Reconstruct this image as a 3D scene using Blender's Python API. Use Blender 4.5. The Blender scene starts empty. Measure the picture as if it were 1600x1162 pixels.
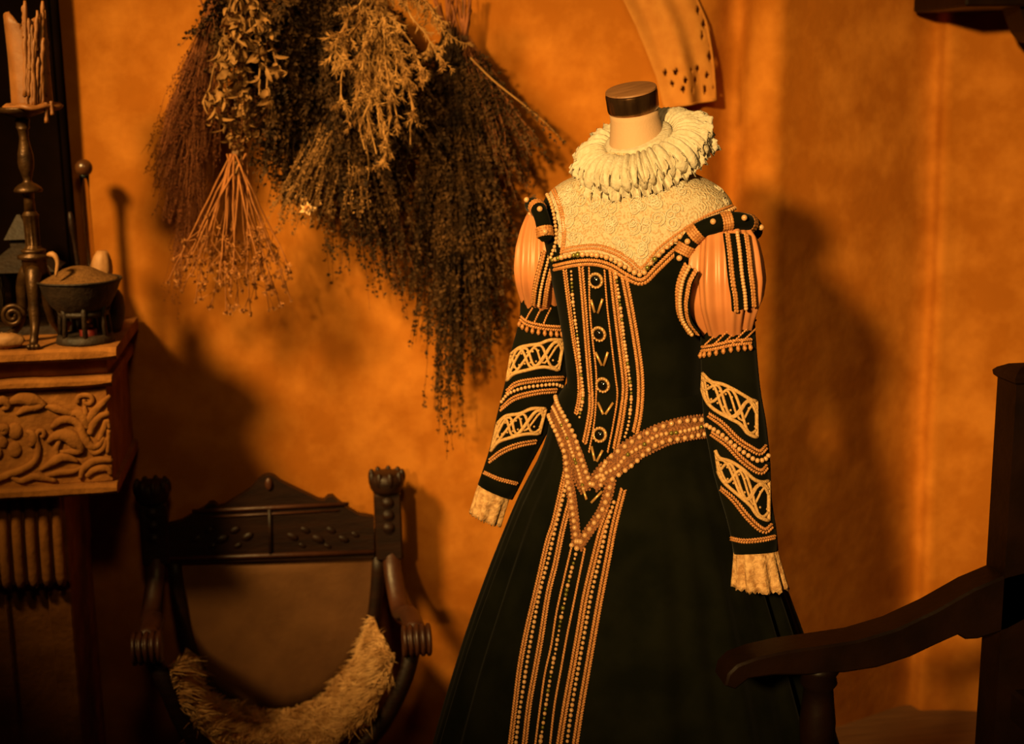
import bpy, math, random
from mathutils import Vector, Matrix, Quaternion
from mathutils.bvhtree import BVHTree
from mathutils import noise

V = Vector
pi = math.pi
R = math.radians
scene = bpy.context.scene
col = scene.collection

# ------------------------------------------------------------------ camera
CAM = V((0, 0, 2.0)); FPX = 2222.2
_y, _p, _r = R(8), R(11.5), R(1.0)
FWD = V((math.sin(_y)*math.cos(_p), math.cos(_y)*math.cos(_p), -math.sin(_p)))
_rt = V((math.cos(_y), -math.sin(_y), 0)); _up = _rt.cross(FWD)
RGT = _rt*math.cos(_r) - _up*math.sin(_r)
UP = _up*math.cos(_r) + _rt*math.sin(_r)
cd = bpy.data.cameras.new('camera'); cam = bpy.data.objects.new('camera', cd); col.objects.link(cam)
m = Matrix.Identity(4)
for i in range(3):
    m[i][0] = RGT[i]; m[i][1] = UP[i]; m[i][2] = -FWD[i]; m[i][3] = CAM[i]
cam.matrix_world = m
cd.sensor_width = 36; cd.lens = 50
cd.dof.use_dof = True; cd.dof.focus_distance = 2.68; cd.dof.aperture_fstop = 3.2
cd.clip_start = .05
scene.camera = cam

# ------------------------------------------------------------------ world, lights, exposure
w = bpy.data.worlds.new('world'); scene.world = w; w.use_nodes = True
w.node_tree.nodes['Background'].inputs[0].default_value = (.9, .40, .10, 1)
w.node_tree.nodes['Background'].inputs[1].default_value = .004
scene.view_settings.view_transform = 'Standard'
scene.view_settings.look = 'None'
scene.view_settings.exposure = 0
scene.view_settings.gamma = 1

def spot(name, loc, aim, watt, size, blend, rad, color):
    l = bpy.data.lights.new(name, 'SPOT'); o = bpy.data.objects.new(name, l); col.objects.link(o)
    l.energy = watt; l.spot_size = R(size); l.spot_blend = blend; l.shadow_soft_size = rad; l.color = color
    o.location = loc
    o.rotation_euler = (V(aim) - V(loc)).to_track_quat('-Z', 'Y').to_euler()
    return o
WARM = (1.0, .60, .18)
spot('spot_wall', (-2.45, 1.0, 4.05), (.24, 3.9, 1.40), 1950, 30.5, 1.0, .34, WARM)
spot('spot_gown', (-2.2, -2.5, 3.35), (1.34, 3.4, 1.60), 3350, 28, 1.0, .18, WARM)
spot('spot_fill', (.15, -.10, 3.75), (.60, 3.9, 2.15), 125, 56, 1.0, .25, WARM)

# ------------------------------------------------------------------ helpers
def P(px, py, Y):
    d = FWD + RGT*((px-800)/FPX) + UP*((581-py)/FPX)
    return CAM + d*(Y/d.y)
def lerp(a, b, t): return a + (b-a)*t
def interp(tab, x):
    if x <= tab[0][0]: return tab[0][1]
    for (x0, y0), (x1, y1) in zip(tab, tab[1:]):
        if x <= x1: return y0 + (y1-y0)*(x-x0)/(x1-x0)
    return tab[-1][1]
def spline(pts, n):
    """n points along a Catmull-Rom curve through pts (tuples or vectors), evenly by arc length"""
    pts = [V(p) for p in pts]
    if len(pts) == 2: return [pts[0].lerp(pts[1], i/(n-1)) for i in range(n)]
    ext = [pts[0]*2-pts[1]] + pts + [pts[-1]*2-pts[-2]]
    d = []
    for i in range(1, len(ext)-2):
        a, b, c, e = ext[i-1:i+3]
        for k in range(12):
            t = k/12
            d.append(.5*((2*b)+(c-a)*t+(2*a-5*b+4*c-e)*t*t+(3*b-a-3*c+e)*t**3))
    d.append(pts[-1])
    return resample(d, n)
def resample(d, n):
    L = [0]
    for a, b in zip(d, d[1:]): L.append(L[-1]+(b-a).length)
    out = []; j = 0
    for i in range(n):
        s = L[-1]*i/(n-1) if n > 1 else 0
        while j < len(L)-2 and L[j+1] < s: j += 1
        seg = L[j+1]-L[j]
        out.append(d[j].lerp(d[j+1], (s-L[j])/seg if seg > 1e-9 else 0))
    return out
def plen(d): return sum((b-a).length for a, b in zip(d, d[1:]))

class MB:
    def __init__(s): s.v = []; s.f = []
    def add(s, vs, fs):
        o = len(s.v); s.v += [V(p) for p in vs]; s.f += [tuple(i+o for i in f) for f in fs]; return s
    def box(s, c, size, rot=None, bev=0):
        x, y, z = [k/2 for k in size]
        if bev:
            b = bev; vs = []
            for sx in (-1, 1):
                for sy in (-1, 1):
                    for sz in (-1, 1):
                        vs += [V((sx*x, sy*(y-b), sz*(z-b))), V((sx*(x-b), sy*y, sz*(z-b))), V((sx*(x-b), sy*(y-b), sz*z))]
            def ix(sx, sy, sz, k): return ((sx > 0)*4+(sy > 0)*2+(sz > 0))*3+k
            fs = []
            for a in (-1, 1):
                fs.append([ix(a, -1, -1, 0), ix(a, 1, -1, 0), ix(a, 1, 1, 0), ix(a, -1, 1, 0)][::a])
                fs.append([ix(-1, a, -1, 1), ix(-1, a, 1, 1), ix(1, a, 1, 1), ix(1, a, -1, 1)][::a])
                fs.append([ix(-1, -1, a, 2), ix(1, -1, a, 2), ix(1, 1, a, 2), ix(-1, 1, a, 2)][::a])
            for a in (-1, 1):
                for b2 in (-1, 1):
                    fs.append([ix(a, b2, -1, 0), ix(a, b2, 1, 0), ix(a, b2, 1, 1), ix(a, b2, -1, 1)][::-a*b2])
                    fs.append([ix(a, -1, b2, 0), ix(a, 1, b2, 0), ix(a, 1, b2, 2), ix(a, -1, b2, 2)][::a*b2])
                    fs.append([ix(-1, a, b2, 1), ix(1, a, b2, 1), ix(1, a, b2, 2), ix(-1, a, b2, 2)][::-a*b2])
                    for c2 in (-1, 1): fs.append([ix(a, b2, c2, 0), ix(a, b2, c2, 1), ix(a, b2, c2, 2)][::a*b2*c2])
        else:
            vs = [V((sx*x, sy*y, sz*z)) for sx in (-1, 1) for sy in (-1, 1) for sz in (-1, 1)]
            fs = [(0, 1, 3, 2), (4, 6, 7, 5), (0, 4, 5, 1), (2, 3, 7, 6), (0, 2, 6, 4), (1, 5, 7, 3)]
        if rot: vs = [rot @ p for p in vs]
        return s.add([p+V(c) for p in vs], fs)
    def tube(s, pts, rad, seg=8, cap=True, flat=1.0, up=None):
        n = len(pts)
        if not hasattr(rad, '__len__'): rad = [rad]*n
        vs = []; fs = []
        t0 = (pts[1]-pts[0]).normalized()
        ref = V(up) if up else (V((0, 0, 1)) if abs(t0.z) < .9 else V((1, 0, 0)))
        a = (ref - t0*ref.dot(t0)).normalized()
        for i in range(n):
            t = (pts[min(i+1, n-1)]-pts[max(i-1, 0)])
            t = t.normalized() if t.length > 1e-9 else t0
            if up:
                a2 = V(up) - t*V(up).dot(t)
            else:
                a2 = a - t*a.dot(t)
            a = a2.normalized() if a2.length > 1e-6 else a
            b = t.cross(a)
            for k in range(seg):
                q = 2*pi*k/seg
                vs.append(pts[i]+(a*math.cos(q)*flat+b*math.sin(q))*rad[i])
        for i in range(n-1):
            for k in range(seg):
                fs.append((i*seg+k, i*seg+(k+1) % seg, (i+1)*seg+(k+1) % seg, (i+1)*seg+k))
        if cap:
            fs.append(tuple(range(seg))[::-1]); fs.append(tuple((n-1)*seg+k for k in range(seg)))
        return s.add(vs, fs)
    def loft(s, rings, cap0=True, cap1=True, closed=True):
        n = len(rings[0]); vs = [p for r in rings for p in r]; fs = []
        for i in range(len(rings)-1):
            for k in range(n if closed else n-1):
                fs.append((i*n+k, i*n+(k+1) % n, (i+1)*n+(k+1) % n, (i+1)*n+k))
        if cap0: fs.append(tuple(range(n))[::-1])
        if cap1: fs.append(tuple((len(rings)-1)*n+k for k in range(n)))
        return s.add(vs, fs)
    def lathe(s, prof, c=(0, 0, 0), seg=24, mat=None, cap=True, sx=1, sy=1):
        rings = []
        for r, z in prof:
            ring = [V((r*math.cos(2*pi*k/seg)*sx, r*math.sin(2*pi*k/seg)*sy, z)) for k in range(seg)]
            if mat: ring = [mat @ p for p in ring]
            rings.append([p+V(c) for p in ring])
        return s.loft(rings, cap, cap)
    def ball(s, c, r, seg=8, rings=5, sc=(1, 1, 1), mat=None):
        vs = [V((0, 0, -r*sc[2]))]; fs = []
        for i in range(1, rings):
            a = -pi/2+pi*i/rings
            for k in range(seg):
                q = 2*pi*k/seg
                vs.append(V((r*math.cos(a)*math.cos(q)*sc[0], r*math.cos(a)*math.sin(q)*sc[1], r*math.sin(a)*sc[2])))
        vs.append(V((0, 0, r*sc[2]))); n = len(vs)
        for k in range(seg):
            fs.append((0, 1+(k+1) % seg, 1+k)); fs.append((n-1, n-1-seg+k, n-1-seg+(k+1) % seg))
        for i in range(rings-2):
            for k in range(seg):
                o = 1+i*seg
                fs.append((o+k, o+(k+1) % seg, o+seg+(k+1) % seg, o+seg+k))
        if mat: vs = [mat @ p for p in vs]
        return s.add([p+V(c) for p in vs], fs)
    def prism(s, poly, a, b):
        """poly: 3D points (flat outline), extruded from offset a to offset b (vectors)"""
        n = len(poly); vs = [V(p)+V(a) for p in poly]+[V(p)+V(b) for p in poly]
        fs = [tuple(range(n))[::-1], tuple(range(n, 2*n))]
        fs += [(k, (k+1) % n, n+(k+1) % n, n+k) for k in range(n)]
        return s.add(vs, fs)
    def mesh(s, name, off=V((0, 0, 0)), smooth=True):
        me = bpy.data.meshes.new(name)
        me.from_pydata([p-off for p in s.v], [], s.f); me.validate()
        if smooth: me.polygons.foreach_set('use_smooth', [True]*len(me.polygons))
        me.update(); return me
    def bvh(s): return BVHTree.FromPolygons(s.v, s.f)

def setp(o, label=None, cat=None, group=None, kind=None):
    if label: o['label'] = label
    if cat: o['category'] = cat
    if group: o['group'] = group
    if kind: o['kind'] = kind
    return o
def thing(name, loc, label, cat, group=None):
    o = bpy.data.objects.new(name, None); col.objects.link(o); o.location = loc; o.empty_display_size = .05
    return setp(o, label, cat, group)
def org(parent):
    o = V((0, 0, 0))
    while parent: o = o+parent.location; parent = parent.parent
    return o
def smooth_angle(me, ang=40):
    try: me.set_sharp_from_angle(angle=R(ang))
    except Exception: pass
def part(name, mb, mat, parent=None, smooth=True, ang=None, label=None, kind=None):
    me = mb.mesh(name, org(parent), smooth)
    if ang: smooth_angle(me, ang)
    me.materials.append(mat)
    o = bpy.data.objects.new(name, me); col.objects.link(o); o.parent = parent
    return setp(o, label, None, None, kind)
def solo(name, mb, mat, base, label, cat, group=None, smooth=True, ang=None, kind=None):
    me = mb.mesh(name, V(base), smooth)
    if ang: smooth_angle(me, ang)
    me.materials.append(mat)
    o = bpy.data.objects.new(name, me); col.objects.link(o); o.location = base
    return setp(o, label, cat, group, kind)
def inst(name, me, pos, parent, rot=None, scale=None):
    o = bpy.data.objects.new(name, me); col.objects.link(o); o.parent = parent
    o.location = V(pos)-org(parent)
    if rot: o.rotation_mode = 'QUATERNION'; o.rotation_quaternion = rot
    if scale: o.scale = (scale,)*3
    return o

# ------------------------------------------------------------------ materials
def M(name, c, rough=.6, metal=0, c2=None, nscale=20, detail=4, bump=0, bscale=60, spec=.5, sheen=0, trans=0, sss=0, coat=0, stretch=None, ramp=(.35, .65)):
    m = bpy.data.materials.new(name); m.use_nodes = True
    nt = m.node_tree; b = nt.nodes['Principled BSDF']
    b.inputs['Base Color'].default_value = (*c, 1); b.inputs['Roughness'].default_value = rough
    b.inputs['Metallic'].default_value = metal; b.inputs['Specular IOR Level'].default_value = spec
    if sheen: b.inputs['Sheen Weight'].default_value = sheen; b.inputs['Sheen Roughness'].default_value = .4
    if trans: b.inputs['Transmission Weight'].default_value = trans
    if sss:
        b.inputs['Subsurface Weight'].default_value = sss; b.inputs['Subsurface Scale'].default_value = .01
        b.inputs['Subsurface Radius'].default_value = (1, .5, .25)
    if coat: b.inputs['Coat Weight'].default_value = coat
    tc = nt.nodes.new('ShaderNodeTexCoord'); vec = tc.outputs['Object']
    if stretch:
        mp = nt.nodes.new('ShaderNodeMapping'); mp.inputs['Scale'].default_value = stretch
        nt.links.new(vec, mp.inputs[0]); vec = mp.outputs[0]
    if c2:
        n = nt.nodes.new('ShaderNodeTexNoise'); n.inputs['Scale'].default_value = nscale; n.inputs['Detail'].default_value = detail
        r = nt.nodes.new('ShaderNodeValToRGB')
        r.color_ramp.elements[0].position = ramp[0]; r.color_ramp.elements[1].position = ramp[1]
        r.color_ramp.elements[0].color = (*c, 1); r.color_ramp.elements[1].color = (*c2, 1)
        nt.links.new(vec, n.inputs['Vector']); nt.links.new(n.outputs['Fac'], r.inputs[0]); nt.links.new(r.outputs[0], b.inputs['Base Color'])
    if bump:
        n2 = nt.nodes.new('ShaderNodeTexNoise'); n2.inputs['Scale'].default_value = bscale; n2.inputs['Detail'].default_value = 5
        bp = nt.nodes.new('ShaderNodeBump'); bp.inputs['Strength'].default_value = bump; bp.inputs['Distance'].default_value = .01
        nt.links.new(vec, n2.inputs['Vector']); nt.links.new(n2.outputs['Fac'], bp.inputs['Height']); nt.links.new(bp.outputs[0], b.inputs['Normal'])
    return m
MT = {}
def plaster():
    m = M('plaster', (.3, .1, .02), .92, bump=.35, bscale=14, spec=.08); nt = m.node_tree; b = nt.nodes['Principled BSDF']
    N = nt.nodes.new; L = nt.links.new; tc = nt.nodes['Texture Coordinate']; cols = []
    for sc_, a0_, a1_, c0, c1 in ((1.5, .35, .68, (.25, .076, .006), (.37, .123, .012)), (6.5, .42, .66, (.30, .091, .007), (.53, .20, .028))):
        n = N('ShaderNodeTexNoise'); n.inputs['Scale'].default_value = sc_; n.inputs['Detail'].default_value = 7; n.inputs['Roughness'].default_value = .6
        r = N('ShaderNodeValToRGB'); r.color_ramp.elements[0].position = a0_; r.color_ramp.elements[1].position = a1_
        r.color_ramp.elements[0].color = (*c0, 1); r.color_ramp.elements[1].color = (*c1, 1)
        L(tc.outputs['Object'], n.inputs['Vector']); L(n.outputs['Fac'], r.inputs[0]); cols.append(r)
    mx = N('ShaderNodeMixRGB'); mx.inputs[0].default_value = .5
    L(cols[0].outputs[0], mx.inputs[1]); L(cols[1].outputs[0], mx.inputs[2]); L(mx.outputs[0], b.inputs['Base Color'])
    return m
MT['plaster'] = plaster()
MT['ceiling'] = M('ceiling_paint', (.16, .08, .03), .9, c2=(.2, .1, .04), nscale=3, spec=.1)
MT['floor'] = M('floor_wood', (.10, .045, .018), .5, c2=(.16, .075, .03), nscale=6, stretch=(1, 14, 1))
MT['darkwood'] = M('dark_wood', (.0095, .0030, .0010), .5, c2=(.018, .0055, .0016), nscale=9, bump=.15, bscale=40, spec=.3, stretch=(1, 1, 6))
MT['redwood'] = M('red_brown_wood', (.034, .0095, .0032), .45, c2=(.062, .018, .006), nscale=10, bump=.2, bscale=40)
MT['blackwood'] = M('black_wood', (.0042, .0016, .0008), .45, c2=(.0085, .0030, .0013), nscale=10, bump=.1, bscale=50, spec=.12)
MT['boardblack'] = M('black_board', (.0028, .0012, .0006), .95, c2=(.005, .002, .001), nscale=8, spec=.02)
MT['stone'] = M('carved_stone', (.19, .068, .012), .92, c2=(.30, .115, .022), nscale=14, detail=6, bump=.5, bscale=55, spec=.2)
MT['iron'] = M('dark_iron', (.012, .0052, .002), .65, .15, c2=(.026, .012, .0045), nscale=30, bump=.3, bscale=80)
MT['brass'] = M('aged_brass', (.030, .0125, .0035), .42, .6, c2=(.085, .038, .010), nscale=25, bump=.25, bscale=60)
MT['wax'] = M('candle_wax', (.21, .075, .012), .6, c2=(.14, .046, .006), nscale=18, bump=.2, bscale=30, sss=.25)
MT['velvet'] = M('green_black_velvet', (.0030, .0034, .0018), .95, c2=(.0056, .0058, .0030), nscale=12, spec=.03, sheen=.03)
MT['satin'] = M('peach_satin', (.50, .195, .075), .4, c2=(.42, .15, .052), nscale=9)
MT['braid'] = M('gold_braid', (.46, .20, .06), .55, .1, c2=(.28, .105, .028), nscale=220, detail=2)
MT['mesh_band'] = M('bronze_net', (.14, .048, .015), .6, .1, c2=(.30, .11, .032), nscale=260, detail=1, bump=.6, bscale=300)
MT['pearl'] = M('pearl', (.50, .28, .13), .2, coat=.5)
MT['greenbead'] = M('green_bead', (.20, .17, .035), .18, .5)
MT['bugle'] = M('gold_tube_bead', (.50, .27, .09), .3, .4)
MT['jet'] = M('black_cabochon', (.006, .005, .004), .06, spec=.9)
MT['cord'] = M('cream_cord', (.52, .31, .125), .7, c2=(.40, .22, .08), nscale=160, bump=.4, bscale=400)
MT['ruff'] = M('ruff_linen', (.52, .47, .385), .8, c2=(.45, .385, .29), nscale=90, detail=3, bump=.35, bscale=160, spec=.15)
MT['neck'] = M('neck_cloth', (.44, .28, .17), .75, bump=.15, bscale=300)
MT['capwood'] = M('cap_wood', (.16, .07, .026), .5, c2=(.24, .11, .042), nscale=25, stretch=(1, 8, 1))
MT['capmetal'] = M('cap_metal', (.36, .19, .09), .22, .95, c2=(.07, .03, .012), nscale=7, stretch=(6, 6, .4))
MT['cufflace'] = M('cuff_lace', (.62, .38, .18), .8, c2=(.34, .17, .065), nscale=85, detail=3, bump=.5, bscale=150, spec=.15)
MT['wool'] = M('sheep_wool', (.78, .47, .20), .85, c2=(.36, .17, .05), nscale=22, spec=.15)
MT['hide'] = M('sheep_hide', (.30, .15, .055), .9, spec=.1)
MT['leafdark'] = M('dried_leaf_dark', (.012, .0055, .0018), .8, c2=(.066, .030, .008), nscale=16, spec=.15)
MT['leafpale'] = M('dried_leaf_pale', (.26, .13, .04), .75, c2=(.10, .045, .012), nscale=25, spec=.15)
MT['leafred'] = M('dried_leaf_red', (.12, .032, .008), .8, c2=(.06, .016, .004), nscale=20, spec=.15)
MT['lichen'] = M('pale_twig', (.32, .165, .05), .8, c2=(.18, .082, .022), nscale=18, spec=.15)
MT['stemred'] = M('red_stem', (.20, .064, .017), .7, c2=(.12, .036, .009), nscale=30, spec=.2)
MT['stalk'] = M('orange_stalk', (.34, .125, .032), .7, c2=(.22, .075, .018), nscale=30, spec=.2)
MT['flower'] = M('dried_flower', (.44, .19, .055), .85, c2=(.24, .09, .024), nscale=40, spec=.1)
MT['flowerpale'] = M('pale_flower', (.72, .46, .22), .85, spec=.1)
MT['twine'] = M('twine', (.12, .055, .018), .85, bump=.3, bscale=200)
MT['linen'] = M('linen', (.40, .165, .032), .85, c2=(.35, .135, .024), nscale=30, bump=.2, bscale=300, spec=.1)
MT['shell'] = M('pale_shell', (.36, .17, .055), .65, c2=(.24, .105, .03), nscale=30, bump=.3, bscale=40)
MT['ash'] = M('brown_powder', (.10, .046, .015), .95, c2=(.16, .075, .024), nscale=120, bump=.5, bscale=260, spec=.05)
MT['redglass'] = M('red_glaze', (.10, .008, .004), .4)
MT['stopper'] = M('brown_stopper', (.022, .0075, .0025), .3, c2=(.085, .03, .009), nscale=12)
MT['glass'] = M('clear_glass', (.85, .80, .7), .03, trans=1)
MT['leather'] = M('brown_leather', (.10, .042, .014), .7, c2=(.15, .066, .022), nscale=7, bump=.2, bscale=30, spec=.2)
MT['plinth'] = M('plinth_paint', (.035, .02, .012), .7)
# lace: cream ground with raised scrolling cord
def lace():
    m = bpy.data.materials.new('gold_lace'); m.use_nodes = True; nt = m.node_tree; b = nt.nodes['Principled BSDF']
    b.inputs['Roughness'].default_value = .75; b.inputs['Specular IOR Level'].default_value = .2
    N = nt.nodes.new; L = nt.links.new
    tc = N('ShaderNodeTexCoord')
    nz = N('ShaderNodeTexNoise'); nz.inputs['Scale'].default_value = 22; L(tc.outputs['Object'], nz.inputs['Vector'])
    mx = N('ShaderNodeMixRGB'); mx.blend_type = 'ADD'; mx.inputs[0].default_value = .03
    L(tc.outputs['Object'], mx.inputs[1]); L(nz.outputs['Color'], mx.inputs[2])
    vo = N('ShaderNodeTexVoronoi'); vo.inputs['Scale'].default_value = 62; L(mx.outputs[0], vo.inputs['Vector'])
    sn = N('ShaderNodeMath'); sn.operation = 'MULTIPLY'; sn.inputs[1].default_value = 17; L(vo.outputs['Distance'], sn.inputs[0])
    s2 = N('ShaderNodeMath'); s2.operation = 'SINE'; L(sn.outputs[0], s2.inputs[0])
    fn = N('ShaderNodeTexVoronoi'); fn.inputs['Scale'].default_value = 300; L(tc.outputs['Object'], fn.inputs['Vector'])
    ad = N('ShaderNodeMath'); ad.operation = 'MULTIPLY_ADD'; ad.inputs[1].default_value = .35; L(s2.outputs[0], ad.inputs[0]); L(fn.outputs['Distance'], ad.inputs[2])
    rp = N('ShaderNodeValToRGB'); rp.color_ramp.elements[0].position = .0; rp.color_ramp.elements[1].position = .55
    rp.color_ramp.elements[0].color = (.37, .24, .13, 1); rp.color_ramp.elements[1].color = (.47, .395, .28, 1)
    L(ad.outputs[0], rp.inputs[0]); L(rp.outputs[0], b.inputs['Base Color'])
    bp = N('ShaderNodeBump'); bp.inputs['Strength'].default_value = .5; bp.inputs['Distance'].default_value = .004
    L(ad.outputs[0], bp.inputs['Height']); L(bp.outputs[0], b.inputs['Normal'])
    return m
MT['lace'] = lace()

# ------------------------------------------------------------------ the room
WY = 3.9
prof = [(-2300, WY), (700, WY), (1075, WY), (1100, WY+.025), (1125, WY+.075), (1143, WY+.085), (1153, WY+.05), (1163, WY+.005), (1185, WY-.03), (1205, WY-.045),
        (1214, WY-.040), (1225, WY-.025), (1245, WY-.005), (1330, WY+.075), (1430, WY+.18), (1452, WY+.19), (1459, WY+.17), (1465, WY+.14), (1472, WY+.135), (1482, WY+.14), (1520, WY+.13), (1750, WY+.03), (2400, WY)]
plan = [V((P(px, 400, Y).x, Y, 0)) for px, Y in prof]
rng = random.Random(3)
dense = []
for a, b in zip(plan, plan[1:]):
    k = max(1, int((b-a).length/.012))
    dense += [a.lerp(b, i/k) for i in range(k)]
dense.append(plan[-1])
for _ in range(2):
    dense = [dense[0]]+[(dense[i-1]+dense[i]*2+dense[i+1])/4 for i in range(1, len(dense)-1)]+[dense[-1]]
def wav(x, z): return .006*math.sin(x*5.1+z*2.3)+.005*math.sin(x*2.2-z*4.1+1)+.003*math.sin(x*11+z*7)
rings = []
NZ = 60
for j in range(NZ+1):
    z = 4.6*j/NZ
    lean = (z-1.75)*.06
    rings.append([V((p.x+lean*math.exp(-((p.x-1.02)/.25)**2), p.y+wav(p.x, z), z)) for p in dense])
wb = MB().loft(rings, False, False, closed=False)
o = part('wall_back', wb, MT['plaster']); setp(o, 'uneven ochre plaster wall behind the gown and the chair', None, None, 'structure')
wall_bvh = wb.bvh()
XL, XR, YF, ZC = dense[0].x, dense[-1].x, -3.6, 4.6
o = part('wall_left', MB().box((XL-.05, (YF+WY)/2, ZC/2), (.1, WY-YF+.4, ZC)), MT['plaster'], smooth=False); setp(o, 'plaster side wall by the fireplace', kind='structure')
o = part('wall_right', MB().box((XR+.05, (YF+WY)/2, ZC/2), (.1, WY-YF+.4, ZC)), MT['plaster'], smooth=False); setp(o, 'plaster side wall on the armchair side', kind='structure')
o = part('floor', MB().box(((XL+XR)/2, (YF+WY+.3)/2, -.05), (XR-XL+.2, WY-YF+.5, .1)), MT['floor'], smooth=False); setp(o, 'dark plank floor of the room', kind='structure')
o = part('ceiling', MB().box(((XL+XR)/2, (YF+WY+.3)/2, ZC+.05), (XR-XL+.2, WY-YF+.5, .1)), MT['ceiling'], smooth=False); setp(o, 'plain ceiling of the room', kind='structure')
# dark beam end with bracket in the top right corner
a = P(1504, 11, 3.72); b_ = P(1760, 16, 3.72)
bm = MB().box(((a.x+b_.x)/2, 3.87, a.z+.09), (b_.x-a.x, .34, .18), bev=.006)
o = part('trim_1', bm, MT['blackwood'], ang=30); setp(o, 'black wooden beam end at the top right corner', kind='structure')
c = P(1590, 14, 3.74)
poly = [c+V((0, 0, .02)), c+V((.02, 0, -.03)), c+V((.035, 0, -.06)), c+V((.06, 0, -.085)), c+V((.10, 0, -.09)), c+V((.10, 0, .02))]
part('bracket', MB().prism(poly, (0, 0, 0), (0, .1, 0)), MT['blackwood'], o, smooth=False)

# ------------------------------------------------------------------ mantelpiece
YM = 3.42
mz = 1.400
xr = P(181, 548, YM).x            # right end of the shelf
XM0 = -1.75                        # runs out of frame to the left
mant = thing('mantelpiece', (-1.1, 3.66, 0), 'carved stone fireplace mantelpiece with scrolling foliage frieze', 'mantelpiece')
def zrow(px, py, Y): return P(px, py, Y).z
def slab(name, xr, z0, z1, yf, mat=MT['stone'], bev=.006, rough=True):
    mb = MB(); n = 34
    rr = random.Random(int(z0*1000)); pts = []
    # front edge slightly chipped: loft of cross-sections along x
    rings = []
    for i in range(n+1):
        x = lerp(XM0, xr, i/n); j = (rr.random()-.5)*.004; k = (rr.random()-.5)*.003
        e = bev+abs(j)
        if i == n: e *= 1.6
        rings.append([V((x, 3.885, z0)), V((x, yf+e+j, z0)), V((x, yf+j, z0+e)), V((x, yf+j, z1-e+k)), V((x, yf+e+j, z1+k)), V((x, 3.885, z1))])
    mb.loft(rings)
    return part(name, mb, mat, mant, ang=35)
z_top = mz
z_s0 = zrow(100, 566, YM)
slab('shelf', xr, z_s0, z_top, YM)
yc = YM+.035
z_f1 = zrow(100, 592, YM+.012); z_f0 = zrow(100, 608, YM+.012)
slab('cove', xr-.03, z_f1-.002, z_s0+.002, yc+.012)
slab('fillet', P(174, 600, YM+.012).x, z_f0, z_f1, YM+.012)
z_l1 = zrow(100, 760, YM+.008); z_l0 = zrow(100, 777, YM+.008)
yfz = YM+.034
xfz = P(171, 680, yfz).x
slab('frieze', xfz, z_l1-.002, z_f0+.002, yfz, bev=.002)
slab('ledge', P(183, 768, YM+.008).x, z_l0, z_l1, YM+.008)
# carved foliage: every leaf and scroll its own piece, half sunk in the frieze
def zo(x, y): return P(x/3.632, 480+y/3.632, yfz-.004)
def carve(pts, rad, name='acanthus_leaf', flat=1.0, n=16):
    q = spline([zo(*p) for p in pts], n)
    rr = [interp([(i/(len(rad)-1), r) for i, r in enumerate(rad)], k/(n-1)) for k in range(n)]
    return part(name, MB().tube(q, [r*1.28/3.632/650 for r in rr], 10, flat=.72, up=(0, -1, 0)), MT['stone'], mant)
carve([(-40, 985), (60, 945), (140, 915), (200, 870), (218, 800), (205, 745), (215, 705), (245, 700), (252, 725), (232, 738)], [16, 18, 18, 17, 15, 12, 12, 10], 'vine_scroll', n=30)
carve([(60, 540), (110, 520), (180, 525), (250, 550), (215, 560), (150, 575), (90, 612)], [14, 30, 34, 14, 24, 20, 6], n=20)
carve([(255, 560), (320, 575), (400, 600), (440, 600)], [8, 20, 16, 6])
carve([(290, 690), (330, 650), (380, 635), (430, 650), (460, 690), (480, 745), (520, 790), (560, 785), (590, 735)], [10, 18, 20, 18, 20, 22, 20, 14, 8], n=26)
carve([(400, 610), (440, 600), (480, 640), (500, 690)], [10, 22, 22, 10])
carve([(500, 650), (530, 600), (570, 555), (625, 500)], [18, 20, 16, 8])
carve([(510, 720), (530, 660), (570, 620), (620, 600)], [14, 22, 20, 10])
carve([(560, 760), (585, 700), (605, 640), (622, 690)], [8, 14, 12, 6])
carve([(440, 545), (445, 510), (480, 498), (515, 505), (525, 530), (505, 548), (480, 540), (478, 522)], [10, 12, 12, 12, 11, 10, 8], 'volute', n=26)
carve([(480, 560), (485, 600), (470, 640)], [6, 14, 10])
carve([(500, 790), (530, 825), (570, 815), (595, 780), (600, 740)], [8, 14, 14, 10, 6])
carve([(270, 770), (300, 740), (340, 725), (400, 735), (450, 790), (440, 815), (340, 820)], [10, 22, 32, 36, 26, 14, 8], n=20)
carve([(225, 925), (290, 885), (350, 850), (410, 860), (445, 880)], [8, 16, 24, 18, 5])
carve([(330, 850), (320, 800), (345, 745)], [10, 14, 8])
carve([(455, 975), (475, 915), (530, 875), (590, 865), (640, 872)], [8, 17, 20, 18, 10])
carve([(600, 790), (612, 740), (618, 690), (610, 830)], [6, 9, 9, 8])
carve([(490, 960), (540, 920), (610, 915), (630, 950)], [10, 18, 18, 10])
carve([(250, 960), (330, 940), (420, 930), (470, 900)], [8, 14, 14, 6])
carve([(60, 960), (120, 985), (200, 960), (320, 985)], [8, 16, 18, 8])
carve([(-30, 540), (20, 530), (45, 560), (10, 580)], [14, 24, 18, 8])
carve([(-20, 680), (30, 690), (15, 720)], [14, 24, 16])
carve([(150, 700), (185, 720), (190, 760), (170, 790)], [8, 20, 20, 8])
for k, (x, y, r) in enumerate([(15, 770, 30), (85, 705, 44), (82, 810, 42), (-20, 830, 34)]):
    part('fruit' if k == 0 else 'petal', MB().ball(zo(x, y)+V((0, .004, 0)), r/3.632/640, 12, 8, (1, .5, 1.15)), MT['stone'], mant)
# the same foliage carries on along the frieze, out of the picture to the left
for o_ in [c for c in mant.children if c.name.split('.')[0] in ('acanthus_leaf', 'vine_scroll', 'volute', 'fruit', 'petal')]:
    for k in (1, 2, 3):
        c_ = o_.copy(); col.objects.link(c_); c_.parent = mant; c_.location.x = o_.location.x-.292*k
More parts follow.
